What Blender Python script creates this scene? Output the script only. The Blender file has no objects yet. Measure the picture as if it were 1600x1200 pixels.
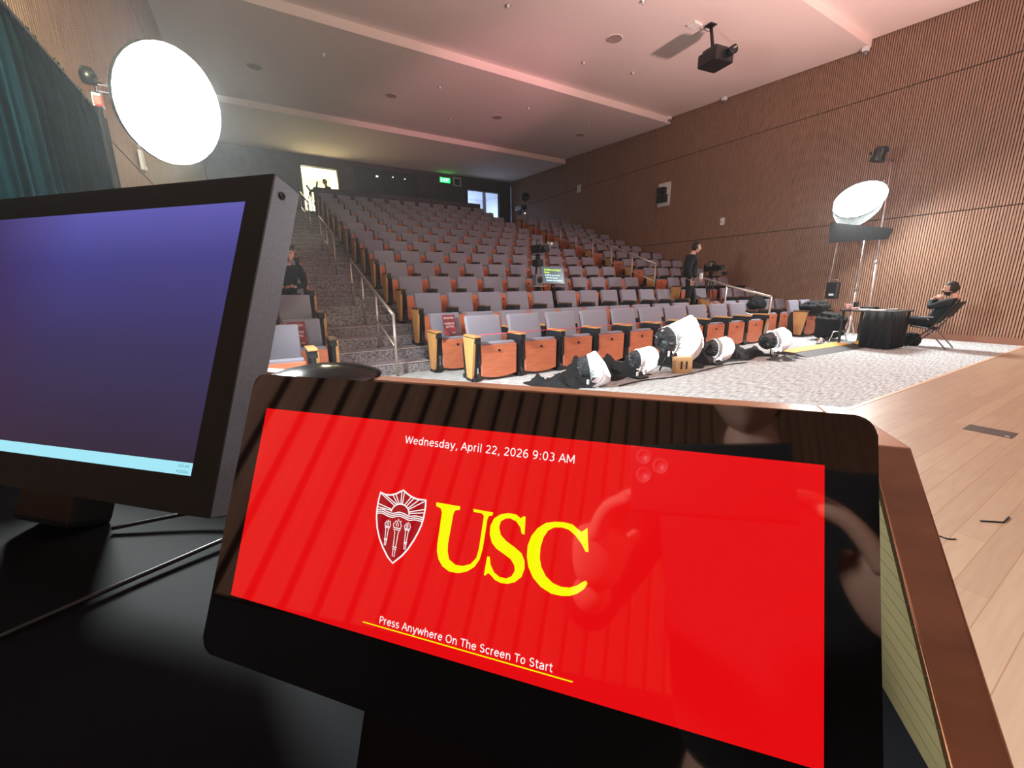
import bpy, bmesh, math, random
from mathutils import Vector, Matrix
random.seed(7)
scene = bpy.context.scene
COL = scene.collection
R = math.radians

# ------------------------------------------------------------------ camera, world, exposure
def look_matrix(p, yw, rl, loc):
    fw = Vector((math.sin(yw)*math.cos(p), math.cos(yw)*math.cos(p), -math.sin(p)))
    rt = Vector((math.cos(yw), -math.sin(yw), 0)); up = rt.cross(fw)
    r2 = rt*math.cos(rl) + up*math.sin(rl); u2 = -rt*math.sin(rl) + up*math.cos(rl)
    return Matrix(((r2.x, u2.x, -fw.x, loc[0]), (r2.y, u2.y, -fw.y, loc[1]), (r2.z, u2.z, -fw.z, loc[2]), (0, 0, 0, 1)))
cd = bpy.data.cameras.new('camera'); cam = bpy.data.objects.new('camera', cd); COL.objects.link(cam)
cd.sensor_fit = 'HORIZONTAL'; cd.sensor_width = 36.0; cd.lens = 645.0/1600*36.0
cd.clip_start = 0.01; cd.clip_end = 200
cam.matrix_world = look_matrix(R(13.26), R(31.2), R(-0.55), (0, 0, 1.28))
scene.camera = cam
scene.view_settings.view_transform = 'Standard'; scene.view_settings.look = 'None'
scene.view_settings.exposure = 0.0; scene.view_settings.gamma = 1.0; scene.view_settings.use_curve_mapping = False
w = bpy.data.worlds.new('world'); scene.world = w; w.use_nodes = True
w.node_tree.nodes['Background'].inputs[0].default_value = (0.05, 0.04, 0.045, 1)
w.node_tree.nodes['Background'].inputs[1].default_value = 1.0
# thin haze in the hall's air, added mainly to imitate the lamps' lens bloom
_v = w.node_tree.nodes.new('ShaderNodeVolumeScatter'); _v.inputs['Density'].default_value = 0.0014; _v.inputs['Anisotropy'].default_value = 0.6; _v.inputs['Color'].default_value = (0.90, 0.90, 0.93, 1)
w.node_tree.links.new(_v.outputs[0], w.node_tree.nodes['World Output'].inputs['Volume'])

LAMP_L, LAMP_R, LAMP_FOOT = 480.0, 150.0, 2.0
def area_light(name, loc, target, size, power, color, size_y=None, spread=180):
    ld = bpy.data.lights.new(name, 'AREA'); ld.energy = power; ld.color = color; ld.size = size; ld.spread = R(spread)
    if size_y: ld.shape = 'RECTANGLE'; ld.size_y = size_y
    o = bpy.data.objects.new(name, ld); COL.objects.link(o); o.location = loc
    o.rotation_euler = (Vector(target)-Vector(loc)).to_track_quat('-Z', 'Y').to_euler(); return o
def spot_light(name, loc, target, power, color, angle, blend=0.6, rad=0.1):
    ld = bpy.data.lights.new(name, 'SPOT'); ld.energy = power; ld.color = color; ld.spot_size = R(angle); ld.spot_blend = blend; ld.shadow_soft_size = rad
    o = bpy.data.objects.new(name, ld); COL.objects.link(o); o.location = loc
    o.rotation_euler = (Vector(target)-Vector(loc)).to_track_quat('-Z', 'Y').to_euler(); return o
# unseen stage and drape lamps, added ceiling fills, lamps beyond the doorways
area_light('stage_downlight', (7.0, -2.6, 6.2), (7.5, -1.0, 0), 2.5, 200, (1.0, 0.78, 0.62), 1.2)
spot_light('stage_front_light', (6.0, -3.6, 5.6), (6.2, 5.4, 0.3), 260, (1.0, 0.40, 0.30), 40, 0.9, 0.25)
spot_light('stage_floor_uplight', (11.9, -0.6, 0.25), (13.36, 1.3, 1.0), 200, (1.0, 0.45, 0.16), 120, 1.0, 0.1)
spot_light('ceiling_fill', (8.0, -2.2, 0.4), (8.0, 2.6, 6.9), 5600, (1.0, 0.62, 0.60), 84, 0.9, 0.3)  # fill spot added for the pink bounce on the ceiling
spot_light('rear_ceiling_fill', (7.0, -1.6, 0.4), (6.6, 14.0, 6.9), 3200, (1.0, 0.40, 0.50), 24, 0.8, 0.3)  # second fill spot, added to tint the rear ceiling pink
spot_light('drape_lamp', (-.90, 2.55, 2.98), (-1.06, 4.9, 3.25), 420, (0.92, 1.0, 0.60), 100, 1.0, 0.05)
area_light('lobby_lamp', (3.0, 24.2, 6.45), (3.2, 23.0, 4.4), 0.7, 240, (1.0, 0.93, 0.55))
area_light('corridor_lamp', (11.4, 25.0, 6.6), (11.6, 26.0, 4.4), 1.4, 190, (0.75, 0.86, 1.0))

# ------------------------------------------------------------------ materials
def mat(name, color, rough=0.5, metal=0.0, noise=0.0, nscale=20.0, nstretch=(1, 1, 1), emit=None, estr=1.0, coat=0.0, spec=0.5, c2=None, bump=0.0):
    m = bpy.data.materials.new(name); m.use_nodes = True; nt = m.node_tree; b = nt.nodes['Principled BSDF']
    b.inputs['Base Color'].default_value = (*color, 1); b.inputs['Roughness'].default_value = rough; b.inputs['Metallic'].default_value = metal
    b.inputs['Specular IOR Level'].default_value = spec; b.inputs['Coat Weight'].default_value = coat; b.inputs['Coat Roughness'].default_value = 0.05
    if noise or c2 or bump:
        tc = nt.nodes.new('ShaderNodeTexCoord'); mp = nt.nodes.new('ShaderNodeMapping'); ns = nt.nodes.new('ShaderNodeTexNoise'); cr = nt.nodes.new('ShaderNodeValToRGB')
        mp.inputs['Scale'].default_value = nstretch; ns.inputs['Scale'].default_value = nscale; ns.inputs['Detail'].default_value = 5
        nt.links.new(tc.outputs['Object'], mp.inputs[0]); nt.links.new(mp.outputs[0], ns.inputs[0]); nt.links.new(ns.outputs[0], cr.inputs[0])
        a = c2 if c2 else tuple(max(0, x*(1-noise)) for x in color); d = color if c2 else tuple(min(1, x*(1+noise)) for x in color)
        cr.color_ramp.elements[0].color = (*a, 1); cr.color_ramp.elements[1].color = (*d, 1)
        cr.color_ramp.elements[0].position = 0.35; cr.color_ramp.elements[1].position = 0.65
        nt.links.new(cr.outputs[0], b.inputs['Base Color'])
        if bump:
            bp = nt.nodes.new('ShaderNodeBump'); bp.inputs['Strength'].default_value = bump; nt.links.new(ns.outputs[0], bp.inputs['Height']); nt.links.new(bp.outputs[0], b.inputs['Normal'])
    if emit:
        b.inputs['Emission Color'].default_value = (*emit, 1); b.inputs['Emission Strength'].default_value = estr
    return m
M = {}
M['slat'] = mat('slat_wood', (0.315, 0.175, 0.115), 0.5, noise=0.22, nscale=6, nstretch=(1, 14, .4))
M['slat_back'] = mat('slat_gap', (0.035, 0.015, 0.010), 0.9)
M['ceiling'] = mat('ceiling_paint', (0.80, 0.68, 0.63), 0.9)
M['carpet'] = mat('carpet_grey', (0.68, 0.72, 0.75), 0.95, nscale=9, nstretch=(.8, 8, 1), c2=(0.20, 0.21, 0.22), bump=0.15)
M['tier'] = mat('carpet_tier_dim', (0.42, 0.39, 0.43), 0.95, nscale=34, nstretch=(1, 1, 1), c2=(0.13, 0.11, 0.125))  # same carpet as the floor, dimmer light on the tiers put into colour
M['dark_wall'] = mat('dark_wall', (0.060, 0.034, 0.046), 0.7, noise=0.2, nscale=3)
M['white_wall'] = mat('white_wall', (0.8, 0.78, 0.7), 0.8)
M['panel_wood'] = mat('seat_wood', (0.66, 0.20, 0.10), 0.42, noise=0.10, nscale=5, nstretch=(1, 1, 6))
M['end_wood'] = mat('end_panel_wood', (0.62, 0.31, 0.11), 0.45, noise=0.10, nscale=5, nstretch=(6, 6, 1))
M['arm_dark'] = mat('arm_wood_dark', (0.16, 0.075, 0.04), 0.45)
M['fabric'] = mat('seat_fabric', (0.255, 0.25, 0.315), 0.95, noise=0.12, nscale=220)
M['black_metal'] = mat('black_metal', (0.012, 0.012, 0.016), 0.5)
M['black_plastic'] = mat('black_plastic', (0.01, 0.01, 0.012), 0.35)
M['black_cloth'] = mat('black_cloth', (0.006, 0.0065, 0.009), 0.9, noise=0.3, nscale=12)
M['jacket'] = mat('jacket_cloth', (0.009, 0.015, 0.017), 0.9, noise=0.4, nscale=14)
M['steel'] = mat('rail_steel', (0.52, 0.47, 0.43), 0.35, 0.7)
M['chrome'] = mat('stand_chrome', (0.75, 0.72, 0.72), 0.25, 0.9)
M['skin'] = mat('skin', (0.62, 0.33, 0.25), 0.6)
M['hair'] = mat('hair', (0.008, 0.006, 0.005), 0.7, noise=0.4, nscale=60)
M['white_paint'] = mat('white_paint', (0.8, 0.78, 0.76), 0.5)
M['paper'] = mat('paper', (0.85, 0.85, 0.85), 0.8)
M['velvet'] = mat('curtain_cloth', (0.0016, 0.0075, 0.0088), 1.0, spec=0.0, noise=0.2, nscale=20)
M['lectern_wood'] = mat('lectern_wood', (0.36, 0.15, 0.085), 0.30, noise=0.16, nscale=5, nstretch=(2, 9, 2), coat=0.25)
M['lectern_in'] = mat('lectern_lining', (0.10, 0.078, 0.034), 0.5, noise=0.08, nscale=10)
M['desk'] = mat('desk_black', (0.008, 0.009, 0.012), 0.75, spec=0.06)
M['gloss_black'] = mat('gloss_black', (0.006, 0.006, 0.008), 0.04, coat=1.0, spec=0.8)
M['dome_black'] = mat('dome_black', (0.006, 0.006, 0.007), 0.12, spec=0.3)
M['apple_box'] = mat('birch_ply', (0.66, 0.42, 0.20), 0.5, noise=0.08, nscale=8)
M['yellow'] = mat('ramp_yellow', (0.80, 0.42, 0.03), 0.6)
M['rubber'] = mat('rubber_dark', (0.06, 0.06, 0.065), 0.7)
M['grey_metal'] = mat('grey_metal', (0.20, 0.20, 0.22), 0.45, 0.4)
M['sign_red'] = mat('sign_card', (0.40, 0.03, 0.045), 0.5, nscale=9, c2=(0.06, 0.02, 0.025))
M['sign_white'] = mat('sign_letter', (0.9, 0.8, 0.82), 0.6)
M['tape_red'] = mat('red_ribbon', (0.75, 0.06, 0.10), 0.5)
M['red'] = mat('red_tag', (0.8, 0.03, 0.03), 0.5, emit=(1, .03, .03), estr=0.4)
M['cup'] = mat('cup', (0.75, 0.45, 0.42), 0.6)
M['frost'] = mat('frost_cloth', (0.80, 0.78, 0.76), 0.8, emit=(1.0, 0.97, 0.92), estr=LAMP_FOOT)
M['frost_edge'] = mat('frost_hem', (0.78, 0.70, 0.72), 0.85)
M['frost_fold'] = mat('frost_fold', (0.55, 0.62, 0.66), 0.85)
M['foil'] = mat('black_foil', (0.05, 0.055, 0.065), 0.32, 0.3, noise=0.4, nscale=18, bump=0.5)
M['lampL'] = mat('diffuser_lit', (0.9, 0.9, 0.9), 0.8, emit=(0.93, 1.0, 0.96), estr=LAMP_L)
M['lampR'] = mat('round_diffuser_lit', (0.9, 0.9, 0.9), 0.8, emit=(0.96, 1.0, 0.97), estr=LAMP_R)
M['exit'] = mat('exit_green', (0.0, 0.3, 0.05), 0.5, emit=(0.0, 1.0, 0.10), estr=3.5)
M['exit_text'] = mat('exit_letter', (0.3, 0.9, 0.4), 0.5, emit=(0.45, 1.0, 0.5), estr=4.0)
M['led'] = mat('lit_dot', (1, .9, .7), 0.5, emit=(1.0, .85, .55), estr=4.0)
M['blue'] = mat('blue_plug', (0.02, 0.25, 0.7), 0.5)
M['green'] = mat('green_plastic', (0.03, 0.3, 0.05), 0.5)
M['booth_glass'] = mat('booth_glass', (0.02, 0.018, 0.02), 0.05, coat=0.5)
M['floor_plate'] = mat('floor_plate', (0.055, 0.035, 0.03), 0.5)
M['scr_red'] = mat('screen_red', (0.02, 0.0, 0.0), 0.03, emit=(0.95, 0.004, 0.006), estr=0.85, coat=1.0)
M['scr_white'] = mat('screen_white', (0.02, 0.02, 0.02), 0.03, emit=(1, 1, 1), estr=1.0, coat=1.0)
M['scr_yellow'] = mat('screen_yellow', (0.02, 0.02, 0.0), 0.03, emit=(0.92, 0.93, 0.0), estr=1.05, coat=1.0)
M['scr_dark'] = mat('screen_cardinal', (0.02, 0, 0), 0.03, emit=(0.50, 0.005, 0.012), estr=0.8, coat=1.0)
M['scr_bar'] = mat('screen_taskbar', (0.02, 0.02, 0.02), 0.2, emit=(0.36, 0.80, 0.93), estr=1.0)
M['scr_ink'] = mat('screen_ink', (0.02, 0.02, 0.02), 0.3, emit=(0.05, 0.25, 0.30), estr=1.0)
M['scr_grey'] = mat('prompter_glass', (0.04, 0.05, 0.06), 0.2, emit=(0.075, 0.105, 0.13), estr=1.0)
M['scr_lime'] = mat('prompter_lime', (0.05, 0.06, 0), 0.3, emit=(0.62, 0.92, 0.08), estr=1.1)
M['scr_cyan'] = mat('prompter_white', (0.05, 0.06, 0.06), 0.3, emit=(0.66, 0.95, 1.0), estr=1.1)
M['bezel'] = mat('monitor_bezel', (0.028, 0.040, 0.046), 0.5, 0.0, spec=0.3, noise=0.05, nscale=300, bump=0.04)
M['bezel_side'] = mat('monitor_case', (0.19, 0.225, 0.29), 0.42, 0.2, noise=0.10, nscale=400, bump=0.08)

def wood_floor():
    m = bpy.data.materials.new('stage_planks'); m.use_nodes = True; nt = m.node_tree; b = nt.nodes['Principled BSDF']
    tc = nt.nodes.new('ShaderNodeTexCoord'); br = nt.nodes.new('ShaderNodeTexBrick'); br.offset = 0.37
    br.inputs['Scale'].default_value = 1.0; br.inputs['Brick Width'].default_value = 1.5; br.inputs['Row Height'].default_value = 0.112
    br.inputs['Mortar Size'].default_value = 0.0022; br.inputs['Color1'].default_value = (0.42, 0.29, 0.205, 1); br.inputs['Color2'].default_value = (0.355, 0.235, 0.165, 1); br.inputs['Mortar'].default_value = (0.30, 0.17, 0.10, 1)
    br.inputs['Bias'].default_value = 0.0
    nt.links.new(tc.outputs['Object'], br.inputs[0])
    ns = nt.nodes.new('ShaderNodeTexNoise'); mp = nt.nodes.new('ShaderNodeMapping'); mp.inputs['Scale'].default_value = (1.2, 16, 1); ns.inputs['Scale'].default_value = 2.5; ns.inputs['Detail'].default_value = 6
    nt.links.new(tc.outputs['Object'], mp.inputs[0]); nt.links.new(mp.outputs[0], ns.inputs[0])
    mx = nt.nodes.new('ShaderNodeMixRGB'); mx.blend_type = 'MULTIPLY'; mx.inputs[0].default_value = 0.45
    cr = nt.nodes.new('ShaderNodeValToRGB'); cr.color_ramp.elements[0].position = 0.3; cr.color_ramp.elements[0].color = (0.74, 0.70, 0.68, 1); cr.color_ramp.elements[1].position = 0.7
    nt.links.new(ns.outputs[0], cr.inputs[0]); nt.links.new(br.outputs[0], mx.inputs[1]); nt.links.new(cr.outputs[0], mx.inputs[2]); nt.links.new(mx.outputs[0], b.inputs['Base Color'])
    b.inputs['Roughness'].default_value = 0.38
    return m
M['planks'] = wood_floor()
def wallpaper_reflection():  # desktop gradient with the glass reflection painted into its glow
    m = bpy.data.materials.new('screen_wallpaper_reflection'); m.use_nodes = True; nt = m.node_tree; b = nt.nodes['Principled BSDF']
    b.inputs['Base Color'].default_value = (0.01, 0.01, 0.012, 1); b.inputs['Roughness'].default_value = 0.22
    tc = nt.nodes.new('ShaderNodeTexCoord'); sp = nt.nodes.new('ShaderNodeSeparateXYZ'); nt.links.new(tc.outputs['Object'], sp.inputs[0])
    ry = nt.nodes.new('ShaderNodeMapRange'); ry.inputs[1].default_value = -0.36; ry.inputs[2].default_value = 0.0; nt.links.new(sp.outputs[1], ry.inputs[0])
    cy = nt.nodes.new('ShaderNodeValToRGB'); e = cy.color_ramp.elements
    e[0].color = (0.026, 0.018, 0.036, 1); e[1].color = (0.110, 0.102, 0.42, 1); e[1].position = 1.0
    k = e.new(0.45); k.color = (0.036, 0.032, 0.110, 1); k = e.new(0.78); k.color = (0.052, 0.051, 0.235, 1)
    nt.links.new(ry.outputs[0], cy.inputs[0])
    rx = nt.nodes.new('ShaderNodeMapRange'); rx.inputs[1].default_value = -0.56; rx.inputs[2].default_value = -0.30; nt.links.new(sp.outputs[0], rx.inputs[0])
    mx = nt.nodes.new('ShaderNodeMixRGB'); mx.inputs[1].default_value = (0.050, 0.020, 0.062, 1); nt.links.new(rx.outputs[0], mx.inputs[0]); nt.links.new(cy.outputs[0], mx.inputs[2])
    nt.links.new(mx.outputs[0], b.inputs['Emission Color']); b.inputs['Emission Strength'].default_value = 1.0
    return m
M['scr_wall'] = wallpaper_reflection()

# ------------------------------------------------------------------ mesh helpers
class MB:
    def __init__(s): s.bm = bmesh.new()
    def box(s, x0, x1, y0, y1, z0, z1, bevel=0.0, seg=2, mi=0):
        vs = [s.bm.verts.new(p) for p in ((x0, y0, z0), (x1, y0, z0), (x1, y1, z0), (x0, y1, z0), (x0, y0, z1), (x1, y0, z1), (x1, y1, z1), (x0, y1, z1))]
        fs = [s.bm.faces.new([vs[i] for i in f]) for f in ((0, 3, 2, 1), (4, 5, 6, 7), (0, 1, 5, 4), (1, 2, 6, 5), (2, 3, 7, 6), (3, 0, 4, 7))]
        for f in fs: f.material_index = mi
        if bevel > 0:
            es = list({e for f in fs for e in f.edges}); bmesh.ops.bevel(s.bm, geom=es, offset=bevel, segments=seg, profile=0.6, affect='EDGES')
        return s
    def quadbox(s, pts8, mi=0):
        vs = [s.bm.verts.new(p) for p in pts8]
        for f in ((0, 3, 2, 1), (4, 5, 6, 7), (0, 1, 5, 4), (1, 2, 6, 5), (2, 3, 7, 6), (3, 0, 4, 7)):
            s.bm.faces.new([vs[i] for i in f]).material_index = mi
        return s
    def prism(s, pts, axis, a, b, bevel=0.0, mi=0):
        def P(p, t):
            if axis == 'x': return (t, p[0], p[1])
            if axis == 'y': return (p[0], t, p[1])
            return (p[0], p[1], t)
        A = [s.bm.verts.new(P(p, a)) for p in pts]; B = [s.bm.verts.new(P(p, b)) for p in pts]; n = len(pts)
        fs = [s.bm.faces.new(A), s.bm.faces.new(B[::-1])]
        for i in range(n): fs.append(s.bm.faces.new((A[i], B[i], B[(i+1) % n], A[(i+1) % n])))
        for f in fs: f.material_index = mi
        if bevel > 0:
            es = list({e for f in fs for e in f.edges}); bmesh.ops.bevel(s.bm, geom=es, offset=bevel, segments=2, profile=0.6, affect='EDGES')
        return s
    def tube(s, pts, r, n=8, cap=True, mi=0):
        pts = [Vector(p) for p in pts]; rs = r if isinstance(r, (list, tuple)) else [r]*len(pts); rings = []
        prev = None
        for i, p in enumerate(pts):
            d = (pts[min(i+1, len(pts)-1)] - pts[max(i-1, 0)]).normalized()
            if prev is None:
                a = d.orthogonal().normalized()
            else:
                a = (prev - d*prev.dot(d)).normalized()
            prev = a; b = d.cross(a)
            rings.append([s.bm.verts.new(p + (a*math.cos(2*math.pi*k/n) + b*math.sin(2*math.pi*k/n))*rs[i]) for k in range(n)])
        for i in range(len(rings)-1):
            for k in range(n):
                f = s.bm.faces.new((rings[i][k], rings[i][(k+1) % n], rings[i+1][(k+1) % n], rings[i+1][k])); f.smooth = True; f.material_index = mi
        if cap:
            for q in (rings[0][::-1], rings[-1]):
                f = s.bm.faces.new(q); f.material_index = mi
        return s
    def lathe(s, prof, n=24, mat4=None, cap=True, mi=0):
        m4 = mat4 or Matrix()
        rings = [[s.bm.verts.new(m4 @ Vector((r*math.cos(2*math.pi*k/n), r*math.sin(2*math.pi*k/n), z))) for k in range(n)] for r, z in prof]
        for i in range(len(rings)-1):
            for k in range(n):
                f = s.bm.faces.new((rings[i][k], rings[i][(k+1) % n], rings[i+1][(k+1) % n], rings[i+1][k])); f.smooth = True; f.material_index = mi
        if cap:
            for q in (rings[0][::-1], rings[-1]): s.bm.faces.new(q).material_index = mi
        return s
    def poly(s, pts, mi=0):
        s.bm.faces.new([s.bm.verts.new(p) for p in pts]).material_index = mi; return s
    def ribbon(s, pts, wd, z, closed=False):
        pts = [Vector((p[0], p[1])) for p in pts]; n = len(pts); L = []
        for i in range(n):
            if closed: a, b = pts[i-1], pts[(i+1) % n]
            else: a, b = pts[max(i-1, 0)], pts[min(i+1, n-1)]
            d = (b-a).normalized(); nn = Vector((-d.y, d.x))*wd/2
            L.append((s.bm.verts.new((pts[i].x+nn.x, pts[i].y+nn.y, z)), s.bm.verts.new((pts[i].x-nn.x, pts[i].y-nn.y, z))))
        for i in range(n if closed else n-1):
            j = (i+1) % n; s.bm.faces.new((L[i][0], L[i][1], L[j][1], L[j][0]))
        return s
    def join(s, me, m4=None):
        vmap = {}
        for v in me.vertices: vmap[v.index] = s.bm.verts.new((m4 @ v.co) if m4 else v.co)
        for p in me.polygons:
            try: f = s.bm.faces.new([vmap[i] for i in p.vertices]); f.smooth = True
            except ValueError: pass
        return s
    def mesh(s, name, mats, smooth=None):
        bmesh.ops.recalc_face_normals(s.bm, faces=s.bm.faces)
        me = bpy.data.meshes.new(name); s.bm.to_mesh(me); s.bm.free()
        for m in (mats if isinstance(mats, (list, tuple)) else [mats]): me.materials.append(m)
        if smooth is not None:
            for p in me.polygons: p.use_smooth = smooth
        return me
    def obj(s, name, mats, parent=None, smooth=None):
        o = bpy.data.objects.new(name, s.mesh(name, mats, smooth)); COL.objects.link(o)
        if parent: o.parent = parent
        return o
def tag(o, label=None, cat=None, group=None, kind=None):
    if label: o['label'] = label
    if cat: o['category'] = cat
    if group: o['group'] = group
    if kind: o['kind'] = kind
    return o
def thing(name, label, cat, loc=(0, 0, 0), rz=0.0, group=None, matrix=None):
    o = bpy.data.objects.new(name, None); COL.objects.link(o); o.empty_display_size = 0.1
    if matrix: o.matrix_world = matrix
    else: o.location = loc; o.rotation_euler = (0, 0, rz)
    return tag(o, label, cat, group)
def struct(o): o['kind'] = 'structure'; return o
def text(name, body, size, mats, parent, loc, width=None, height=None, align='CENTER', rot=(0, 0, 0), extrude=0.0):
    cu = bpy.data.curves.new(name, 'FONT'); cu.body = body; cu.size = size; cu.align_x = align; cu.align_y = 'BOTTOM_BASELINE'; cu.extrude = extrude
    tmp = bpy.data.objects.new(name+'_tmp', cu); COL.objects.link(tmp)
    dg = bpy.context.evaluated_depsgraph_get(); dg.update()
    me = bpy.data.meshes.new_from_object(tmp.evaluated_get(dg)); bpy.data.objects.remove(tmp); bpy.data.curves.remove(cu)
    xs = [v.co.x for v in me.vertices]; ys = [v.co.y for v in me.vertices]
    sx = width/(max(xs)-min(xs)) if width else 1; sy = height/(max(ys)-0) if height else sx
    cx = (max(xs)+min(xs))/2 if align == 'CENTER' else min(xs)
    for v in me.vertices: v.co.x = (v.co.x-cx)*sx; v.co.y *= sy
    me.materials.clear(); me.materials.append(mats); me.name = name
    o = bpy.data.objects.new(name, me); COL.objects.link(o); o.parent = parent; o.location = loc; o.rotation_euler = rot
    return o
def copy_thing(o, loc=None, rz=None, label=None, group=None):
    def rec(q, par):
        c = q.copy(); COL.objects.link(c); c.parent = par
        for ch in q.children: rec(ch, c)
        return c
    c = rec(o, None)
    if loc is not None: c.location = loc
    if rz is not None: c.rotation_euler = (0, 0, rz)
    if label: c['label'] = label
    if group: c['group'] = group
    return c
ORD = ['zeroth', 'first', 'second', 'third', 'fourth', 'fifth', 'sixth', 'seventh', 'eighth', 'ninth', 'tenth', 'eleventh', 'twelfth', 'thirteenth', 'fourteenth', 'fifteenth', 'sixteenth']

# ------------------------------------------------------------------ room shell
XL, XR, YB, YS = -1.08, 13.36, 22.0, -5.0
def yr(r): return 4.95 + 0.9*(r-1)
def zr(r): return max(0.0, 0.312*(r-2))
NR = 14
ZT = zr(NR) + 0.312       # rear cross aisle

fl = struct(MB().box(XL-.1, XR+.1, YS-.1, 1.72, -.2, 0).obj('floor', M['planks']))
struct(MB().box(XL-.1, XR+.1, 1.72, yr(3)-.12, -.2, 0).obj('floor_carpet', M['carpet']))
struct(MB().box(XL, XR, 1.695, 1.735, 0, .004).obj('trim_1', mat('edge_strip', (0.6, 0.42, 0.28), 0.4)))
# stepped seating floor
prof = []; y0 = yr(3)-.12
prof.append((y0, -.2)); prof.append((y0, zr(3)))
for r in range(4, NR+1):
    prof.append((yr(r)-.12, zr(r-1))); prof.append((yr(r)-.12, zr(r)))
prof += [(yr(NR)+.95, zr(NR)), (yr(NR)+.95, ZT), (YB+.2, ZT), (YB+.2, -.2)]
m = MB(); A = [m.bm.verts.new((XL-.1, y, z)) for y, z in prof]; B = [m.bm.verts.new((XR+.1, y, z)) for y, z in prof]
for i in range(len(prof)-1): m.bm.faces.new((A[i], B[i], B[i+1], A[i+1]))
for S, sgn in ((A, 1), (B, -1)): pass
struct(m.obj('floor_tiers', M['tier']))
# aisle half steps
def steps(name, x0, x1):
    m = MB()
    for r in range(3, NR+2):
        z0 = zr(r-1); y1 = yr(r)-.12 if r <= NR else yr(NR)+.95
        m.box(x0, x1, y1-.45, y1, z0, z0+.156, 0.006, 1)
    return struct(m.obj(name, M['tier']))
steps('floor_steps_left', .84, 2.24); steps('floor_steps_right', 9.38, 10.05)
m = MB()
for r in range(3, NR+1):
    m.box(.84, 2.24, yr(r)-.135, yr(r)-.105, zr(r), zr(r)+.005); m.box(.84, 2.24, yr(r)-.585, yr(r)-.555, zr(r-1)+.156, zr(r-1)+.161)
struct(m.obj('trim_2', mat('nosing', (0.75, 0.70, 0.68), 0.4)))

def slat_wall(name, X, facing, y0, y1, zt, seams, pitch=.046, wd=.030):
    m = MB(); n = int((y1-y0)/pitch); d = .022*facing
    m.box(min(X, X-facing*.12)-0, max(X, X-facing*.12), y0, y1, -.2, zt, mi=1)
    zs = [0.0]+seams+[zt]
    for k in range(len(zs)-1):
        for i in range(n):
            y = y0+i*pitch; a, b = y, y+wd; zb, ztp = zs[k]+.012, zs[k+1]-.012
            v = [m.bm.verts.new(p) for p in ((X, a, zb), (X+d, a, zb), (X+d, b, zb), (X, b, zb), (X, a, ztp), (X+d, a, ztp), (X+d, b, ztp), (X, b, ztp))]
            for f in ((0, 1, 5, 4), (1, 2, 6, 5), (2, 3, 7, 6), (4, 5, 6, 7), (0, 3, 2, 1)): m.bm.faces.new([v[q] for q in f])
    return struct(m.obj(name, [M['slat'], M['slat_back']]))
slat_wall('wall_right', XR+.02, -1, YS, YB, 7.4, [2.80, 5.65])
slat_wall('wall_left', XL-.02, 1, 1.2, YB, 7.4, [2.80, 5.65])
slat_wall('wall_left_stage', XL+.0, 1, YS, 1.2, 7.4, [.985, 4.2], .088, .066)
struct(MB().box(XL, XL+.03, YS, 1.2, 0, .985).obj('dark_reflection_panel', M['black_cloth']))  # unseen black panel added to keep the touchscreen's lower reflection dark
# stage rear wall (behind the viewpoint), same slats
m = MB(); m.box(XL, XR, YS-.12, YS-.02, -.2, 7.2, mi=1)
for i in range(int((XR-XL)/.046)):
    x = XL+i*.046; m.box(x, x+.03, YS-.02, YS, 0, 6.9)
struct(m.obj('wall_front', [M['slat'], M['slat_back']]))
# rear wall with two doorways and the control booth window
m = MB(); WB = [(XL, 2.45), (3.95, 4.75), (7.75, 10.6), (12.6, XR)]
for a, b in WB: m.box(a, b, YB, YB+.2, ZT-.3, 7.3)
m.box(2.45, 3.95, YB, YB+.2, 6.62, 7.3); m.box(10.6, 12.6, YB, YB+.2, 6.45, 7.3)
m.box(4.75, 7.75, YB, YB+.2, ZT-.3, 5.5); m.box(4.75, 7.75, YB, YB+.2, 6.86, 7.3)
struct(m.obj('wall_back', M['dark_wall']))
# lobby beyond left doorway, corridor beyond right doorway
m = MB(); m.box(1.6, 3.95, YB+.2, 25.0, ZT-.1, ZT); m.box(3.95, 4.05, YB+.2, 25.0, ZT, 6.75); m.box(1.5, 1.6, YB+.2, 25.0, ZT, 6.75); m.box(1.6, 3.95, 25.0, 25.1, ZT, 6.75); m.box(1.6, 3.95, YB+.2, 25.0, 6.72, 6.8)
struct(m.obj('wall_lobby', M['white_wall']))
m = MB(); m.box(9.6, 14.2, YB+.2, 26.6, ZT-.1, ZT); m.box(9.5, 9.6, YB+.2, 26.6, ZT, 6.95); m.box(14.2, 14.3, YB+.2, 26.6, ZT, 6.95); m.box(9.6, 14.2, 26.6, 26.7, ZT, 6.95); m.box(9.6, 14.2, YB+.2, 26.6, 6.95, 7.0)
m.box(12.02, 12.20, 22.9, 23.0, ZT, 6.95)
struct(m.obj('wall_corridor', mat('corridor_paint', (0.62, 0.66, 0.74), 0.8)))
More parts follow.
